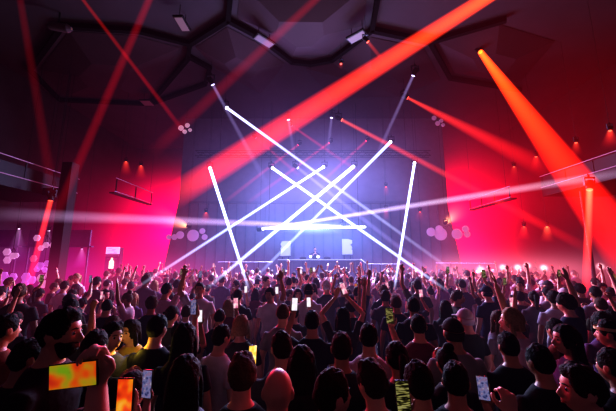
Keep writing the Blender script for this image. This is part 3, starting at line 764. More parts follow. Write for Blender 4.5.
# lit screens behind the performer
def lit_screen(px0, px1, py0, py1, notch, label):
    Y = 17.6; p0, p1 = at(px0, py0, Y), at(px1, py1, Y); wd, h = p1.x - p0.x, p0.z - p1.z
    t = empty('lit_screen', ((p0.x + p1.x) / 2, Y, p1.z)); tag(t, label, 'screen')
    b = MB(); b.box((0, .06, h / 2), (wd + .1, .05, h + .1), bev=.01); b.build('backing', M_STAGE_D, t)
    m = mat('screen_light', (.4, .44, .5), .5, emit=lin(150, 165, 205), es=.5)
    b = MB()
    if notch:
        poly = [(-.5, 0), (.5, 0), (.5, .3), (.38, .34), (.5, .4), (.42, .56), (.3, .62), (.5, .72), (.5, .92), (.1, 1), (-.5, 1)]
    else:
        poly = [(-.5, 0), (.5, .02), (.5, 1), (-.36, .98), (-.5, .78), (-.38, .62), (-.5, .5), (-.42, .3)]
    b.prism([(x * wd, y * h) for x, y in poly], 0, .03, Matrix(((1, 0, 0, 0), (0, 0, -1, .03), (0, 1, 0, 0), (0, 0, 0, 1))))
    b.build('lit_panel', m, t)
    b = MB()
    for s in (-1, 1): b.box((s * wd * .3, .09, (zs - p1.z) / 2), (.05, .03, p1.z - zs))
    b.build('stand_leg', M_METAL, t)
lit_screen(280.5, 290.5, 241, 256, False, 'pale upright lit screen left of the performer')
lit_screen(342, 352.5, 239, 254.5, True, 'pale notched lit screen right of the performer')
# rails at the stage edge
def stage_rail(pts, label):
    P = [at(x, y, Y) for x, y, Y in pts]; c = V((sum(p.x for p in P) / len(P), sum(p.y for p in P) / len(P), 0))
    t = empty('stage_rail', c); tag(t, label, 'rail')
    b = MB(); b.tube([p - c for p in P], .022, 8); b.build('top_rail', M_EDGE, t)
    for i in range(len(P) - 1):
        n = 4 if i else 2
        for k in range(n):
            q = P[i].lerp(P[i + 1], (k + .5) / n); b = MB(); b.tube([(q.x - c.x, q.y - c.y, 0), q - c], .02, 8, dome=False); b.build('post', M_METAL, t)
stage_rail([(361, 259.5, 15.3), (367, 264, 15.2), (402, 264, 15.2)], 'thin stage rail stepping down to the right of the booth')
stage_rail([(436, 263, 15.2), (495, 263.5, 15.2)], 'thin low rail before the red haze at right')
stage_rail([(218, 262, 15.3), (272, 262, 15.3)], 'thin rail to the left of the booth')
# long white LED bar above the booth
p0, p1 = at(262.5, 228.3, 15.9), at(365, 227, 15.9); t = empty('led_bar', (p0 + p1) / 2); tag(t, 'long horizontal white glowing LED bar above the booth', 'led bar')
b = MB(); b.tube([p0 - t.location, p1 - t.location], .055, 12); b.build('tube', lens_mat((.85, .93, 1), 5.0), t)
b = MB(); b.box((0, .07, 0), ((p1 - p0).length, .05, .1)); b.build('housing', M_METAL, t)
b = MB()
for s in (-1, 1): b.tube([(s * 2.4, .1, 0), (s * 2.4, .1, ROOM_Z - t.location.z - .02)], .012, 6, dome=False)
b.build('hanging_wire', M_METAL, t)
Lb = (p1 - p0).length
gm, nt, em, tc = vol_base('bar_glow_haze', 1.0)  # emission put round the bar in place of haze lit by it
mp = nt.nodes.new('ShaderNodeVectorMath'); mp.operation = 'DIVIDE'; mp.inputs[1].default_value = (Lb * .46, .5, .5); nt.links.new(tc.outputs['Object'], mp.inputs[0])
ln = nt.nodes.new('ShaderNodeVectorMath'); ln.operation = 'LENGTH'; nt.links.new(mp.outputs[0], ln.inputs[0])
q = math_n(nt, 'POWER', math_n(nt, 'SUBTRACT', 1.0, ln.outputs['Value'], True), 2.2)
nt.links.new(math_n(nt, 'MULTIPLY', q, 3.8), em.inputs['Strength']); em.inputs['Color'].default_value = (.45, .65, 1, 1)
b = MB(); b.sphere((0, 0, 0), (Lb * .46, .5, .5), 24); b.build('glow', gm, t)
# trusses that carry the stage lights
def truss(px0, px1, py, Y, label):
    p0, p1 = at(px0, py, Y), at(px1, py, Y); c = (p0 + p1) / 2; c.z += .55
    t = empty('hanging_truss', c); tag(t, label, 'truss'); L = p1.x - p0.x
    for yy, zz in ((-.15, -.15), (.15, -.15), (-.15, .15), (.15, .15)):
        b = MB(); b.tube([(-L / 2, yy, zz), (L / 2, yy, zz)], .024, 8); b.build('chord', M_METAL, t)
    b = MB(); n = int(L / .3)
    for k in range(n):
        x0 = -L / 2 + k * L / n; x1 = x0 + L / n; s = 1 if k % 2 else -1
        b.tube([(x0, -.15, -.15 * s), (x1, -.15, .15 * s)], .012, 6); b.tube([(x0, .15, .15 * s), (x1, .15, -.15 * s)], .012, 6)
    b.build('lacing', M_METAL, t)
    b = MB()
    for s in (-1, 1): b.tube([(s * L * .4, 0, .15), (s * L * .4, 0, ROOM_Z - c.z - .02)], .012, 6, dome=False)
    b.build('hanging_wire', M_METAL, t)
truss(196, 430, 163, 16.7, 'long dark truss over the stage carrying the white beams')

# ---------------- haze filling the hall, its lit glow painted in as coloured emission
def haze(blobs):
    m, nt, em, tc = vol_base('hall_haze_glow', .55)
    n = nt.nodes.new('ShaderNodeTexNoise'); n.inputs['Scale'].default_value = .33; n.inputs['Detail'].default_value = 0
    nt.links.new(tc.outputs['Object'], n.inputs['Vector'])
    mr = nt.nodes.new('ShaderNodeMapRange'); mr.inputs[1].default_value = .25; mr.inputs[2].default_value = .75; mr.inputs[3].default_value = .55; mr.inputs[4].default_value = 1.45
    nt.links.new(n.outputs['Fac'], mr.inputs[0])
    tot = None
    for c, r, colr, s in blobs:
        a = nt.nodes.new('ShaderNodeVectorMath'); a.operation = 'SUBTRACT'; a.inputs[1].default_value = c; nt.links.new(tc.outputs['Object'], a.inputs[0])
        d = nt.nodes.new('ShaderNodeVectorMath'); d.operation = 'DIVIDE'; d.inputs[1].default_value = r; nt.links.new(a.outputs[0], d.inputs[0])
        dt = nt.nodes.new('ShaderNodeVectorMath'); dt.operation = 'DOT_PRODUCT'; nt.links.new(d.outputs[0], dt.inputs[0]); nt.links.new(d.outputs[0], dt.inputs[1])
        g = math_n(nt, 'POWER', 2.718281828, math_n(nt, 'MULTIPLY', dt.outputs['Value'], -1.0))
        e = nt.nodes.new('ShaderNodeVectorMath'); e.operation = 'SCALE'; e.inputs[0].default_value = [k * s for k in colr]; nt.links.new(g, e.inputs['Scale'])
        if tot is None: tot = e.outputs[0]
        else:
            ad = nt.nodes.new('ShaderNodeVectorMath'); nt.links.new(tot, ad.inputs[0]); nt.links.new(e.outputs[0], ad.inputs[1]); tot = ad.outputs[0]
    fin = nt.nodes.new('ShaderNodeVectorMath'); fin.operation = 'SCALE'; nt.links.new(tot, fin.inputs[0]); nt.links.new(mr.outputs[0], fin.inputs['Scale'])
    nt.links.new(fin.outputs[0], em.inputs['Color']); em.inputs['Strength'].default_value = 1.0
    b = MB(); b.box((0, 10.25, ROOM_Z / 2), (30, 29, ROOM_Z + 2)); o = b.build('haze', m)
    tag(o, 'thin glowing smoke haze filling the hall, blue by the stage and red at the sides', 'haze', kind='stuff')
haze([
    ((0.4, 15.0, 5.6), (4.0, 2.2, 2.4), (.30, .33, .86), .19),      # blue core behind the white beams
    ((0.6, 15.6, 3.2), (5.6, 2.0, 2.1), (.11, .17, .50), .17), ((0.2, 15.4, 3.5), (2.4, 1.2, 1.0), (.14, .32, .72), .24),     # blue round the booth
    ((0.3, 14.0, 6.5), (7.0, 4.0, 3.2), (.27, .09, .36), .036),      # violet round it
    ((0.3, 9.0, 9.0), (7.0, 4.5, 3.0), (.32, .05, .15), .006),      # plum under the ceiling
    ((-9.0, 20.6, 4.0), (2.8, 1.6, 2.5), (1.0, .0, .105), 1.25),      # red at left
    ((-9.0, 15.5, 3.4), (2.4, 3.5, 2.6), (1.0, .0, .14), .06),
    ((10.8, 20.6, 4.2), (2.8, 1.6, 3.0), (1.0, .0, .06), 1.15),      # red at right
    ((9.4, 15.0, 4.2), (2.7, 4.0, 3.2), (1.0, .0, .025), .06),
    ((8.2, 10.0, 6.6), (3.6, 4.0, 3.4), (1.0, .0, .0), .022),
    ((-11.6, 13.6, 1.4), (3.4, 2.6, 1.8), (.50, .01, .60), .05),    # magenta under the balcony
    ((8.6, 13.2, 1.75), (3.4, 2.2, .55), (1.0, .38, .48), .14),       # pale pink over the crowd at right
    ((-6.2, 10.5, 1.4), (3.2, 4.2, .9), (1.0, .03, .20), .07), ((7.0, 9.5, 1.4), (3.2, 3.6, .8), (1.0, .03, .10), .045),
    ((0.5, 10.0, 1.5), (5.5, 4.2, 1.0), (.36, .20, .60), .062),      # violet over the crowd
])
# ------------------------------------------------------------------ stage lights with their beams drawn as glowing cones
WC, WE = (.80, .88, 1.0), (.38, .50, 1.0)
LV, LE = (.62, .55, .95), (.42, .34, .85)
RC, RE = (1.0, .02, .03), (1.0, .0, .02)
def B(label, s, d, r0, r1, I, core=WC, edge=WE, fade=.6, soft=.5, hot=None, **k):
    """s, d: (px, py, Y); r0, r1: half width in photo pixels"""
    a, b_ = at(*s), at(*d)
    return stage_light(label, a, b_, r0 / F * s[2], r1 / F * d[2], I, core, edge, fade, soft, hot, **k)
B('stage light with steep white beam at far left of the stage', (210, 168, 16), (249, 290, 6.6), 1.7, 1.7, 2.6, fade=.2)
B('stage light with near vertical white beam at right of stage', (414.5, 163, 16), (394, 291, 6.6), 1.4, 1.6, 2.4, fade=.2)
B('stage light whose white beam runs from upper centre left to crowd lower right', (272.5, 168, 16), (449, 292, 6.6), 1.7, 1.9, 2.4, fade=.3)
B('stage light whose white beam slopes gently down to the far left crowd', (323.5, 167, 16), (133, 290, 6.6), 1.6, 2.0, 2.2, fade=.8)
B('stage light with thickest white beam, from centre down to lower left', (353.5, 166.5, 16), (206, 289, 6.6), 2.1, 2.2, 2.8, fade=.5)
B('stage light whose white beam starts highest at right, fading blue lower left', (390.5, 142, 15.5), (247, 286, 6.6), 1.7, 2.0, 2.4, fade=1.3)
B('stage light high at left with long white beam fading to the right', (227, 108, 13), (476, 288, 6.6), 1.7, 2.3, 2.4, fade=1.9, edge=(.5, .5, 1))
B('stage light with soft bluish beam between the longer white beams', (298, 168, 16), (437, 277, 13.6), 2.0, 3.2, .42, LV, LE, .7)
B('stage light at upper left with short lavender beam', (213, 85, 12), (268, 186, 13.5), 2.0, 3.6, .5, LV, LE, 1.6)
B('stage light at upper right with slim lavender beam sloping left', (413, 76, 12), (372, 166, 13.5), 2.0, 2.6, .5, LV, LE, 1.2)
B('stage light with short faint lavender beam crossing the wide red beam', (288.5, 120, 15.5), (295, 160, 15.5), 1.6, 2.6, .35, LV, LE, 1.5)
B('stage light with short faint vertical lavender beam at top centre', (331.5, 118, 15.5), (327, 158, 15.5), 1.6, 2.6, .35, LV, LE, 1.5)
B('stage light sending a long pale beam level across the left hall', (340, 226.5, 16.6), (-16, 213.5, 9.0), 1.8, 9, 1.7, (.80, .62, .95), (.62, .36, .75), 1.3, .9)
B('stage light sending a long pale beam rising to the right edge', (263, 229, 15.6), (640, 170, 9.0), 1.5, 6.5, 1.9, (.82, .80, 1), (.72, .45, .75), 1.15, .9)
# red
OR = (1.0, .16, .02)
B('stage light with widest red beam, from top right to centre left', (505, -14, 7.9), (168, 200, 12.5), 8, 15, 3.2, (1.0, .055, .02), (1.0, .0, .03), .9, .6, hot=(1.0, .10, .01), scale=1.6)
B('stage light with thick orange red beam plunging toward the right edge', (480.5, 52, 11), (650, 282, 6.0), 3.0, 24, 3.0, (1.0, .012, .008), (1.0, .0, .003), .3, .5, hot=(1.0, .13, .01), lens=4)
B('stage light with flaring red beam in the upper right haze', (408, 98, 13), (552, 172, 12.0), 1.6, 12, 1.4, RC, RE, .9, .8, hot=(1, .10, .06))
B('stage light whose thin red beam runs long to the lower right', (342, 120, 14), (592, 251, 13), 2.2, 6, 1.1, RC, RE, 1.0, .8, hot=(1, .15, .08))
B('stage light with vertical red beam on the slim pole at right', (589.5, 190, 9.2), (586, 294, 8.2), 3.2, 3.8, 4.0, (1, .03, .02), RE, .6, .9, hot=(1, .16, .08), lens=2, rod=False)
B('stage light with short red beam leaning left beside the left column', (50.5, 201, 11.5), (27, 292, 11), 2.6, 3.8, 2.2, (1, .02, .03), (1, .0, .08), .5, .9, hot=(1, .10, .05), lens=2)
B('stage light with dim red beam leaning left across the upper left', (155, -14, 8), (52, 225, 11.0), 4.5, 5.5, .32, RC, (1, 0, .05), .55, .8)
B('stage light with thin red beam toward the pale left disc cluster', (74, -12, 8), (184, 132, 14), 2.4, 3.2, .36, RC, (1, 0, .05), .5, .8, hot=(1, .03, .0))
B('stage light with dimmest red beam at the far upper left', (18, -14, 8), (56, 212, 11), 4, 6, .14, RC, (1, 0, .05), .4, .8)
B('stage light with faint red beam crossing the reddish ceiling lamp', (330, -14, 8), (150, 155, 12), 5, 8, .30, RC, (1, .0, .06), .9, .8)
PK = (1.0, .04, .12)
for lab, s, d in (('stage light with red streak behind the white beams, upper left going down', (298, 145, 16.6), (222, 204, 16.8)),
                  ('stage light with red streak from centre top toward lower left', (329, 143, 16.6), (246, 204, 16.8)),
                  ('stage light with red streak under the white beam at centre right', (366, 141, 16.6), (322, 182, 16.8)),
                  ('stage light with red streak from top centre going down right', (292, 126, 16.2), (362, 174, 16.8)),
                  ('stage light with red streak at left of centre going down right', (256, 138, 16.4), (300, 176, 16.8))):
    B(lab, s, d, 1.6, 2.6, .5, PK, (1, .02, .12), 1.0, .8, scale=.7)
# small red lamps hanging about the hall
def lamp(label, px, py, Y, I=.8, dy=13, col=(1, .03, .03), hot=(1, .12, .06), r1=6, lens=2.5, sc_=.55):
    B(label, (px, py, Y), (px + random.uniform(-.5, .5), py + dy, Y - .1), 2.4, r1 * 1.15, I * 1.7, col, (1, 0, .03), 2.2, 1.0, hot=hot, lens=lens, scale=sc_, cat='red lamp', name='small_red_spotlight')
lamp('small red lamp, left of two hanging at the far left balcony', 126, 162, 16)
lamp('small red lamp, right of two hanging at the far left balcony', 141, 166, 16)
lamp('small dim red lamp in the flaring red beam, upper right', 514, 167, 14, .35)
lamp('small red lamp above the pale beam, right of another', 536, 157, 13, .5)
lamp('small red lamp behind the thick orange red beam', 576, 143, 11, .7)
lamp('bright red lamp at the upper right edge', 610, 131, 9, 1.0, 16, r1=8)
lamp('small red lamp low in the right haze, the left one', 524, 227, 15, .8)
lamp('orange red lamp low in the right haze, beside the thin beam', 547, 227, 14.5, 1.1, 15, hot=(1, .3, .12))
lamp('small red lamp at right of the stage, upper', 386, 187, 16.5, .35, 9, r1=3.5)
lamp('small red lamp at right of the stage, lower', 386, 210, 16.5, .45, 10, r1=3.5)
lamp('small dim red lamp near the right disc cluster', 420, 212, 16.5, .3, 9)
lamp('small red lamp left of the stage above the disc cluster', 206, 213, 16.5, .6, 9)
lamp('tiny red lamp high at centre left of the wide red beam', 341, 64, 11, .3, 4, r1=3)
B('short orange red stage light stub above the wide red beam', (368, 42, 9.6), (386, 64, 9.6), 2.2, 2.8, .6, (1, .06, .03), RE, .9, .8, hot=(1, .12, .05), scale=.7)
# bright side floods at the edges of the stage wall
HOTW = (1, .55, .25)
B('bright flood at the left edge of the stage wall', (187, 226, 17.7), (150, 214, 18.6), 2.4, 18, 2.6, (1, .16, .10), (1, .0, .08), 2.6, 1.2, hot=HOTW, lens=9, scale=.8, cat='flood light')
B('bright flood at the right edge of the stage wall', (446.5, 222, 17.7), (462, 206, 19.5), 2.4, 18, 2.6, (1, .16, .10), (1, .0, .05), 2.6, 1.2, hot=HOTW, lens=9, scale=.8, cat='flood light')
B('small violet lamp under the left balcony beside the column', (82, 249, 14), (81, 268, 14), 1.2, 9, .7, (.8, .12, .9), (.7, .02, .75), 1.5, 1.0, hot=(1, .6, 1), scale=.5, cat='lamp', name='small_violet_spotlight')
B('small violet lamp under the balcony at the far left', (19, 229, 13.2), (16, 262, 13), 1.0, 12, .45, (.55, .1, .7), (.45, .02, .6), 1.2, 1.0, hot=(1, .7, 1), scale=.5, cat='lamp', name='small_violet_spotlight')
B('small violet lamp over the pale discs left of the column', (49, 231, 13.2), (45, 262, 13), 1.0, 11, .3, (.6, .1, .6), (.5, .02, .55), 1.2, 1.0, hot=(1, .7, 1), scale=.5, cat='lamp', name='small_violet_spotlight')

# ------------------------------------------------------------------ lamps that light the room
def light(kind, name, loc, energy, col, size=1, to=None, size_y=None, spot=None, blend=.5):
    l = bpy.data.lights.new(name, kind); l.energy = energy; l.color = col
    if kind == 'AREA':
        l.size = size
        if size_y: l.shape = 'RECTANGLE'; l.size_y = size_y
    else: l.shadow_soft_size = size
    if spot: l.spot_size = math.radians(spot); l.spot_blend = blend
    o = bpy.data.objects.new(name, l); COL.objects.link(o); o.location = loc
    if to is not None: o.rotation_mode = 'QUATERNION'; o.rotation_quaternion = (V(to) - V(loc)).to_track_quat('-Z', 'Y')
    return o
light('AREA', 'stage_wash', (0.4, 15.3, 7.2), 2300, (.45, .40, 1.0), 8, to=(0.4, 8, 1.2), size_y=1.0)
light('AREA', 'stage_back_wash', (0.4, 14.6, 7.4), 230, (.35, .42, 1.0), 8, to=(0.4, 18, 3.4), size_y=1.0)
light('AREA', 'stage_low_wash', (0.4, 15.6, 4.6), 1900, (.75, .80, 1.0), 5, to=(0.4, 9, 1.5), size_y=.3)
light('SPOT', 'red_flood_left', (-8.2, 17.0, 5.2), 7000, (1, .02, .10), .25, to=(-4.5, 9, 1.0), spot=78)
light('SPOT', 'red_flood_right', (9.0, 17.0, 5.2), 6000, (1, .02, .06), .25, to=(5.5, 9, 1.0), spot=78)
light('POINT', 'red_side_left', (-9.6, 20.6, 4.0), 150, (1, .01, .10), .4)
light('POINT', 'red_side_right', (10.6, 20.6, 4.0), 120, (1, .01, .07), .4)
light('SPOT', 'pink_flood_right', (9.5, 14.6, 3.3), 500, (1, .55, .55), .2, to=(6, 9, 1.2), spot=120)
light('AREA', 'plum_fill', (0, 8.5, 9.6), 30, (.5, .2, .7), 8, to=(0, 8.6, 0), size_y=6)  # added overhead fill, tied to no lamp in the hall
light('SPOT', 'red_top_spot', (4.5, 3.4, 8.5), 300, (1, .02, .02), .3, to=(-.1, 1.75, 1.5), spot=14)
light('SPOT', 'red_left_spot', (-4.0, 3.0, 6.5), 45, (1, .02, .04), .3, to=(-.8, 1.2, 1.5), spot=60)
light('SPOT', 'red_right_spot', (6.5, 6.0, 7.5), 80, (1, .02, .02), .3, to=(2.4, 2.6, 1.5), spot=50)
# ------------------------------------------------------------------ the crowd
BLACK, CHAR, NAVY, DGREY, LGREY, WHITE, BURG, PINK, OLIVE, PURP, RUST, YELL = (.012, .011, .014), (.035, .033, .037), (.02, .025, .06), (.07, .068, .075), (.25, .24, .26), (.6, .58, .6), (.12, .015, .03), (.55, .33, .38), (.07, .075, .04), (.12, .06, .16), (.22, .06, .03), (.72, .60, .10)
HB, HD, HBR, HBL = (.008, .006, .006), (.02, .013, .010), (.07, .038, .02), (.32, .21, .11)
JEANS = [(.02, .025, .045), (.012, .012, .014), (.05, .05, .055), (.03, .04, .07)]
rc = random.Random(5)
placed = []                               # (x, y) of everyone
def R_(d): return math.radians(d)
def hero(px, py, Y, rz, sex, pose, hair, hc, sc_, sk, label, phone=None, land=False, plabel=None, lod=None):
    p = at(px, py, Y); s = max(.86, min(1.16, p.z / 1.645))
    loc = V((p.x, p.y - .03 * s, 0))
    if lod is None: lod = 0 if Y < 3.2 else 1
    o = make_person(loc, R_(rz), sex, pose, hair, hc, sc_, SKINS[sk], rc.choice(JEANS), s, lod, label)
    placed.append((loc.x, loc.y))
    if phone:
        i = 0 if POSES[pose][0] in ('phone', 'facephone', 'lowphone', 'sidephone', 'widephone', 'arch') else 1
        hand_phone(o, POSES[pose][i], 1 if i == 0 else -1, phone, plabel, None, land)
    return o
def hand_at(px, py, Y, rz, sex, pose, s, hair, hc, sc_, sk, label, phone, plabel, land=False, scale=None, lod=0, torch=False):
    """put the person so that the phone (or hand) shows at that place"""
    tgt = at(px, py, Y); an = POSES[pose][0 if s > 0 else 1]; sh, el, wr, up, nm, cu = ARM[an]
    loc0 = mir(wr, s) + mir(up, s).normalized() * .11 + mir(nm, s).normalized() * .02
    k = scale or max(.86, min(1.14, tgt.z / loc0.z)); q = Matrix.Rotation(R_(rz), 3, 'Z') @ (loc0 * k)
    loc = V((tgt.x - q.x, tgt.y - q.y, 0))
    o = make_person(loc, R_(rz), sex, pose, hair, hc, sc_, SKINS[sk], rc.choice(JEANS), k, lod, label)
    placed.append((loc.x, loc.y))
    if phone:
        ph = hand_phone(o, an, s, phone, plabel, None, land)
        if torch:
            b = MB(); b.sphere((.02, .009, .055), (.026, .010, .026), 12); new_ob('torch', b.mesh('torch', [lens_mat((1, .90, .92), 40)]), ph); halo(ph)
    return o
HALO = []
def halo(ph):
    # emissive sphere imitating haze lit round a phone torch
    if not HALO:
        m, nt, em, tc = vol_base('torch_glow_haze', 1.0)
        ln = nt.nodes.new('ShaderNodeVectorMath'); ln.operation = 'LENGTH'; nt.links.new(tc.outputs['Object'], ln.inputs[0])
        q_ = math_n(nt, 'POWER', math_n(nt, 'SUBTRACT', 1.0, math_n(nt, 'DIVIDE', ln.outputs['Value'], .20), True), 2.6)
        nt.links.new(math_n(nt, 'MULTIPLY', q_, 22.0), em.inputs['Strength']); em.inputs['Color'].default_value = (1, .62, .68, 1)
        b = MB(); b.sphere((0, 0, 0), .20, 20); HALO.append(b.mesh('glow', [m]))
    g = new_ob('glow', HALO[0], ph); g.location = (.02, .009, .055)
# nearest people, left to right
hand_at(92, 350, 1.0, 4, 'm', 'wide_right', 1, 'crop', HB, BLACK, 0, 'person at lower left, one hand up holding a sideways phone close to the lens', 'orange', 'sideways phone with orange and green screen, largest in view at lower left', True)
hand_at(126, 402, 1.32, 4, 'm', 'lowphone_right', 1, 'crop', HB, BLACK, 0, 'person at bottom left, hand holding an upright phone with fiery screen', 'fire', 'upright phone with fiery orange red screen at the bottom left edge')
hand_at(148, 386, 1.9, -6, 'w', 'lowphone_right', 1, 'ponytail', HD, BLACK, 0, 'person in black behind the fiery phone, holding a small bluish phone', 'blue', 'small phone with dim bluish screen right of the fiery phone')
hero(60, 329, 2.0, -82, 'm', 'stand', 'beard', HB, BLACK, 1, 'large dark person in black, in profile facing right, behind the sideways phone')
hero(4, 328, 2.75, -20, 'm', 'stand', 'crop', HB, RUST, 1, 'dark-headed person in rust red shirt at the left edge of the front row')
hero(26, 356, 2.25, -30, 'm', 'stand', 'crop', HB, BLACK, 2, 'person in black between the left edge and the large dark person')
hero(111, 334, 2.85, -110, 'm', 'clap', 'quiff', HB, CHAR, 0, 'person in charcoal turned to the right, next to the yellow top')
hero(134, 329, 3.35, 165, 'w', 'stand', 'bob', HD, YELL, 3, 'person in bright yellow top facing the camera at left')
hero(157, 327, 3.0, -8, 'm', 'lowphone_right', 'crop', HB, BLACK, 3, 'person whose raised forearm is lit yellow, holding a phone near the yellow top', 'blue', plabel='phone held up in the yellow-lit hand')
hero(131, 388, 1.95, -10, 'm', 'stand', 'buzz', HD, BLACK, 0, 'short-haired person in black just above the fiery phone, rim lit red')
hero(185, 336, 2.75, 5, 'w', 'stand', 'long', HB, BLACK, 1, 'person in black behind the bare arm lit yellow, standing left of the white shirt')
hero(186, 374, 1.95, 12, 'w', 'stand', 'long', HB, LGREY, 3, 'person in pale grey top at the bottom, right of the bluish phone')
hero(220, 336, 3.1, -35, 'm', 'stand', 'crop', HD, WHITE, 0, 'person in white shirt, third row, left of the centre phone')
hero(241, 325, 3.5, 5, 'w', 'stand', 'bob', HBL, CHAR, 3, 'person with fair hair and charcoal top, behind the white shirt')
hero(243, 373, 2.0, 8, 'm', 'stand', 'quiff', HBR, BLACK, 0, 'tufty-haired person in black, left of the shaven head at bottom centre')
hero(278, 389, 1.76, 0, 'm', 'stand', 'bald', HB, BLACK, 0, 'person with red-lit shaven head and black shirt at bottom centre')
hero(283, 346, 2.55, 22, 'm', 'side_left', 'crop', HD, DGREY, 0, 'person in dark grey holding the yellow phone, looking left of the stage', 'yellow', plabel='upright phone with bright yellow screen above the shaven head')
hero(302, 362, 2.2, 4, 'w', 'stand', 'long', HB, BLACK, 1, 'person in black with long dark hair, right of the shaven head')
hero(327, 391, 1.72, -62, 'm', 'stand', 'crop', HD, BLACK, 0, 'person in black turned right, face edge lit red, at bottom centre')
hero(341, 347, 2.55, -8, 'm', 'stand', 'crop', HD, CHAR, 2, 'person in charcoal with cropped hair, left of the pink shirt')
hero(368, 336, 2.9, -12, 'm', 'lowphone_right', 'crop', HB, PINK, 0, 'person in pale pink tee with right hand raised at centre right', 'green', plabel='dark phone in the hand above the pale pink sleeve')
hero(374, 380, 1.95, 28, 'm', 'stand', 'quiff', HD, BLACK, 0, 'person in black looking left, beside the phone with greenish screen')
hand_at(403, 398, 1.75, 6, 'm', 'lowphone_right', 1, 'crop', HB, BLACK, 0, 'person in black at the bottom holding up the phone with greenish screen', 'green', 'phone with dark greenish lettered screen at bottom right of centre')
hero(397, 356, 2.4, 2, 'w', 'stand', 'ponytail', HB, BLACK, 1, 'person in black with tied hair, right of the pale pink tee')
hero(418, 325, 3.4, -10, 'm', 'stand', 'crop', HB, BURG, 1, 'person in burgundy shirt with broad back, left of the grey jacket')
hero(419, 381, 1.92, 5, 'm', 'stand', 'crop', HB, BLACK, 1, 'person in black near the bottom, left of the glowing blue phone')
hero(453, 331, 2.85, 0, 'm', 'clap', 'cap', CHAR, LGREY, 1, 'person in dark cap and pale grey jacket seen from behind, right of centre')
hero(466, 318, 3.75, 20, 'm', 'stand', 'cap', WHITE, CHAR, 0, 'person wearing a white cap, behind the pale grey jacket')
hand_at(482, 372, 2.25, -24, 'm', 'side_right', 1, 'crop', HB, BLACK, 1, 'person in black looking down at a bluish phone, lower right', 'blue', 'phone glowing bluish, held low at lower right', scale=.95)
hero(447, 361, 2.5, 0, 'w', 'stand', 'bun', HB, BLACK, 1, 'person in black with hair knotted up, below the pale grey jacket')
hand_at(505, 391, 1.6, 0, 'm', 'lowfist_right', 1, 'crop', HB, BLACK, 0, 'person below the frame at right, half-closed hand raised at the bottom', None, None)
hero(513, 319, 3.3, 62, 'w', 'straight_right', 'bob', HBL, WHITE, 3, 'person in white top, arm raised, brightly lit at right')
hero(496, 318, 4.05, -150, 'w', 'open_left', 'long', HBR, LGREY, 0, 'person in grey top turned to the camera beside the bright white top')
hero(508, 345, 2.8, -5, 'm', 'stand', 'crop', HB, BLACK, 1, 'person in black in front of the bright white top')
hero(556, 329, 3.4, 4, 'm', 'stand', 'crop', HB, RUST, 1, 'person in rust red shirt, right of the bright white top')
hero(567, 337, 2.75, 80, 'w', 'stand', 'long', HB, PURP, 0, 'person in purple top in profile facing left at right')
hero(540, 360, 2.35, 6, 'm', 'stand', 'crop', HB, BLACK, 1, 'dark person in black, left of the clasped hands at lower right')
hero(583, 385, 1.78, 72, 'm', 'clap', 'quiff', HD, BLACK, 0, 'person in black in profile facing left with hands clasped, bottom right')
hero(611, 332, 2.95, 40, 'm', 'stand', 'crop', HB, CHAR, 0, 'person in charcoal wearing a pale headband at the right edge')
hero(614, 365, 2.25, 15, 'm', 'stand', 'crop', HB, BLACK, 1, 'person in black at the right edge, behind the clasped hands')
hero(95, 345, 2.5, 0, 'm', 'stand', 'crop', HB, BLACK, 1, 'person in black between the large dark person and the yellow top')
hero(283, 312, 3.9, 0, 'm', 'stand', 'buzz', HBR, LGREY, 0, 'broad-backed person in light grey tee at centre, above the yellow phone', lod=0)
hero(312, 321, 3.5, 0, 'm', 'lowphone_left', 'crop', HB, BLACK, 1, 'person in black holding a glaring white phone at centre', 'white', plabel='glaring white phone screen at centre, above the long dark hair')
hero(343, 316, 4.05, 0, 'w', 'arch', 'long', HB, CHAR, 0, 'person in charcoal with both arms arched overhead holding a phone', 'pink', plabel='phone held in two hands of the arms arched overhead')
# pale headband of the person at the right edge (worn, so its child)
hb = [o for o in bpy.data.objects if o.get('label', '').endswith('pale headband at the right edge')][0]
b = MB(); n = 28; ring = []
for k in range(n):
    a = 2 * PI * k / n; d = (math.sin(1.25) * math.cos(a), math.sin(1.25) * math.sin(a), math.cos(1.25) + .05); ring.append(HEAD_C + head_pt(d) + V(d) * .012)
vs = []; fs = []
for p in ring: 
    o_ = (p - HEAD_C).normalized(); vs += [p + V((0, 0, -.012)), p + o_ * .008 + V((0, 0, -.012)), p + o_ * .008 + V((0, 0, .012)), p + V((0, 0, .012))]
for k in range(n):
    for j in range(4): fs.append((k * 4 + j, k * 4 + (j + 1) % 4, ((k + 1) % n) * 4 + (j + 1) % 4, ((k + 1) % n) * 4 + j))
b.add(vs, fs); h_ = new_ob('headband', b.mesh('headband', [M_CLOTH]), hb); h_.color = (.75, .7, .35, 1)
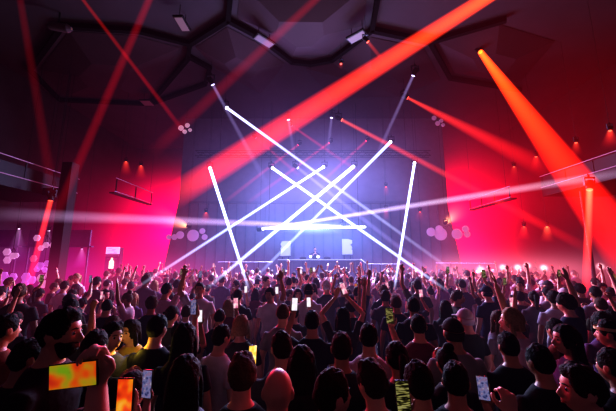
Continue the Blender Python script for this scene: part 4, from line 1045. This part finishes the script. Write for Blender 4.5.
# people holding lit phones in the middle of the hall
for px, py, Y, kind, wh in ((236, 304, 4.6, 'pink', 'left of centre, above fair hair'), (200, 317, 4.0, 'white', 'left of centre above the white shirt'), (309, 303, 5.0, 'white', 'just right of the glaring white phone'), (356, 287, 8.2, 'orange', 'far centre, small and orange'), (341, 286, 8.6, 'white', 'far centre, left of the small orange one'),
                            (331, 280, 9.5, 'white', 'far centre, highest of a little group'), (422, 276, 9.6, 'white', 'under the right white beam'), (421, 294, 6.2, 'pink', 'right of centre below the white beam'), (301, 272, 10.2, 'white', 'in front of the booth, the left one'), (314, 270, 10.6, 'white', 'in front of the booth, the right one'),
                            (277, 291, 6.6, 'white', 'below the left lit screen'), (246, 290, 7.0, 'white', 'where the left white beam meets the crowd'), (387, 286, 7.6, 'pink', 'where the right white beam meets the crowd'), (512, 303, 5.0, 'pink', 'among raised arms at right'), (102, 296, 6.0, 'pink', 'in the red crowd at left')):
    pose = 'phone_right' if at(px, py, Y).z > 1.78 else 'lowphone_right'
    hand_at(px, py, Y, rc.uniform(-10, 10), 'm', pose, 1, rc.choice(['crop', 'buzz', 'quiff']), HB, rc.choice([BLACK, CHAR, NAVY]), rc.randrange(6), 'person holding up the lit phone seen ' + wh, kind, 'lit ' + ('orange' if kind == 'orange' else 'pinkish' if kind == 'pink' else 'white') + ' phone ' + wh, lod=1 if Y < 6 else 2)
for i, (px, py, wh) in enumerate(((518.5, 269.5, 'brightest of the row'), (503.5, 269.5, 'left of the brightest'), (481.5, 272.5, 'leftmost of the row'), (528, 267.5, 'right of the brightest'), (544.5, 270, 'rightmost before the red column'), (601, 268.5, 'beyond the red column'))):
    Yt = at_z(px, py, 1.86).y
    hand_at(px, py, min(Yt, 11.5), 180 + rc.uniform(-12, 12), 'm', 'phone_right', 1, 'crop', HB, CHAR, i, 'person turned to the camera with phone light in right haze, ' + wh, 'blue', 'phone with glaring white torch in the right haze, ' + wh, lod=2, torch=True)

# everyone else, in loose rows up to the stage
ORD = ['first', 'second', 'third', 'fourth', 'fifth', 'sixth', 'seventh', 'eighth', 'ninth', 'tenth', 'eleventh', 'twelfth', 'thirteenth', 'fourteenth', 'fifteenth', 'sixteenth', 'seventeenth', 'eighteenth', 'nineteenth', 'twentieth']
TENS = {2: 'twenty', 3: 'thirty', 4: 'forty'}
def ordinal(n): return ORD[n - 1] if n <= 20 else (TENS[n // 10] + ('-' + ORD[n % 10 - 1] if n % 10 else 'ieth')).replace('twentyieth', 'twentieth').replace('thirtyieth', 'thirtieth').replace('fortyieth', 'fortieth')
SHIRTS = [('black', BLACK, 9), ('charcoal', CHAR, 6), ('navy', NAVY, 4), ('dark grey', DGREY, 4), ('light grey', LGREY, 2), ('white', WHITE, 2), ('burgundy', BURG, 2), ('pale pink', PINK, 1), ('olive', OLIVE, 2), ('purple', PURP, 2)]
SHL = [SHIRTS[k] for k in (3, 4, 4, 5, 5, 6, 7, 7, 9)]
SH = [s for s in SHIRTS for _ in range(s[2])]
PT = {'stand': 'with arms down', 'clap': 'with hands together', 'open_right': 'with right hand up', 'open_left': 'with left hand up', 'straight_right': 'with right arm upright', 'fist_left': 'with left fist up', 'both': 'both arms raised wide', 'both_high': 'both arms straight up', 'phone_right': 'holding a phone up', 'phone_left': 'phone up left-handed', 'arch': 'with arms arched overhead', 'fist_right': 'with right fist up'}
def pick_pose(Y):
    up = .14 if Y < 5.5 else .27
    if rc.random() > up: return 'stand' if rc.random() < .8 else 'clap'
    return rc.choice(['open_right', 'open_left', 'straight_right', 'fist_left', 'both', 'both_high', 'phone_right', 'phone_left', 'open_right', 'straight_right', 'arch', 'fist_right'])
gen = []
Y = 3.45; row = 0
while Y < 14.6:
    row += 1; half = 1.06 * Y + .15; stepx = .66 if Y < 9 else .70
    x = -min(half, 12.6) + rc.uniform(0, .4); people = []
    while x < min(half, 12.6):
        xx, yy = x + rc.uniform(-.10, .10), Y + rc.uniform(-.14, .14); x += stepx
        if any((xx - a) ** 2 + (yy - b_) ** 2 < .46 ** 2 for a, b_ in placed): continue
        if abs(xx + 10.05) < .55 and abs(yy - 12.2) < .6 or abs(xx - 9.28) < .5 and abs(yy - 9.9) < .5: continue
        pxx = 308 + xx / yy * F
        if pxx < 64 and yy > 8.3 or pxx < 108 and yy > 9.5 or pxx > 572 and yy > 8.2: continue
        placed.append((xx, yy)); people.append((xx, yy))
    gen.append((row, people)); Y += .74
n_single = sum(1 for o in bpy.data.objects if o.name.split('.')[0] == 'person'); far = []
for row, people in gen:
    for i, (xx, yy) in enumerate(people):
        pose = pick_pose(yy); sex = 'w' if rc.random() < .38 else 'm'
        hair = rc.choice(['long', 'long', 'ponytail', 'bob', 'bun']) if sex == 'w' else rc.choice(['crop', 'crop', 'crop', 'quiff', 'buzz', 'curly', 'cap'])
        hc = rc.choice([HB, HB, HD, HD, HBR, HBL] if sex == 'w' else [HB, HB, HD, HD, HBR])
        shn, shc, _ = rc.choice(SH if yy < 5.4 or rc.random() < .55 else SHL); s = rc.gauss(.985, .04) * (.955 if sex == 'w' else 1.005); s = max(.9, min(1.09, s))
        rz = R_(rc.gauss(0, 16)) if yy < 5 or rc.random() < .86 else R_(180 + rc.gauss(0, 50)); sk = rc.randrange(6)
        if hair == 'cap': hc = rc.choice([CHAR, NAVY, WHITE, BLACK])
        args = ((xx, yy, 0), rz, sex, pose, hair, hc, shc, sk, s)
        if n_single < 300:
            n_single += 1
            side = f'{ordinal(i + 1)} from left in {ordinal(row)} crowd row'
            lab = f'person in {shn} top {PT[pose]}, {side}'
            o = make_person(V((xx, yy, 0)), rz, sex, pose, hair, hc, shc, SKINS[sk], rc.choice(JEANS), s, 1 if yy < 5.2 else 2, lab, 'dancing crowd between camera and stage')
            if pose in ('phone_right', 'phone_left'):
                kind = rc.choice(['blue', 'blue', 'pink', 'green', 'green', 'green'])
                kn = {'white': 'bright white', 'blue': 'bluish', 'pink': 'pinkish', 'green': 'dark greenish'}[kind]
                hand_phone(o, 'phone', 1 if pose == 'phone_right' else -1, kind, f'{kn} phone held up by person {side}', 'phones held up in the crowd')
        else: far.append(args)
# the rest, pressed against the stage: too many to count
bm = bmesh.new(); mats = []
def mslot(m):
    if m not in mats: mats.append(m)
    return mats.index(m)
FM = {}
def fixed(kind, col):
    k = (kind, tuple(round(c, 3) for c in col))
    if k not in FM: FM[k] = mat('far_' + kind, col, {'skin': .5, 'hair': .45, 'cloth': .85}[kind], noise_amt=.25, nscale=8)
    return FM[k]
for loc, rz, sex, pose, hair, hc, shc, sk, s in far:
    M = Matrix.LocRotScale(V(loc), Matrix.Rotation(rz, 3, 'Z').to_quaternion(), V((s, s, s)))
    for me, m in ((person_mesh('body', sex, pose, 2), fixed('skin', SKINS[sk])), (hair_mesh(hair, 1), fixed('hair', hc)), (person_mesh('shirt', sex, pose, 2), fixed('cloth', shc)), (person_mesh('trousers', sex, pose, 2), fixed('cloth', JEANS[1]))):
        n0 = len(bm.verts); nf = len(bm.faces); bm.from_mesh(me); bm.verts.ensure_lookup_table(); bm.faces.ensure_lookup_table()
        for v in bm.verts[n0:]: v.co = M @ v.co
        k = mslot(m)
        for f in bm.faces[nf:]: f.material_index = k; f.smooth = True
if far:
    me = bpy.data.meshes.new('crowd'); bm.to_mesh(me)
    for m in mats: me.materials.append(m)
    o = new_ob('crowd', me); tag(o, 'dense far crowd pressed against the stage front', 'crowd', kind='stuff')
bm.free()
print('PEOPLE', n_single, 'far', len(far))
# performer behind the booth
p = at(315, 250.5, 16.95)
make_person(V((p.x, p.y, zs)), PI, 'm', 'clap', 'crop', HB, CHAR, SKINS[0], JEANS[1], .96, 1, 'performer in charcoal tee facing the crowd from behind the booth')
# yellow point light added to brighten the yellow top and arm, tied to no phone
light('POINT', 'yellow_fill', at(134, 350, 2.9), 2.6, (1, .72, .10), .06)
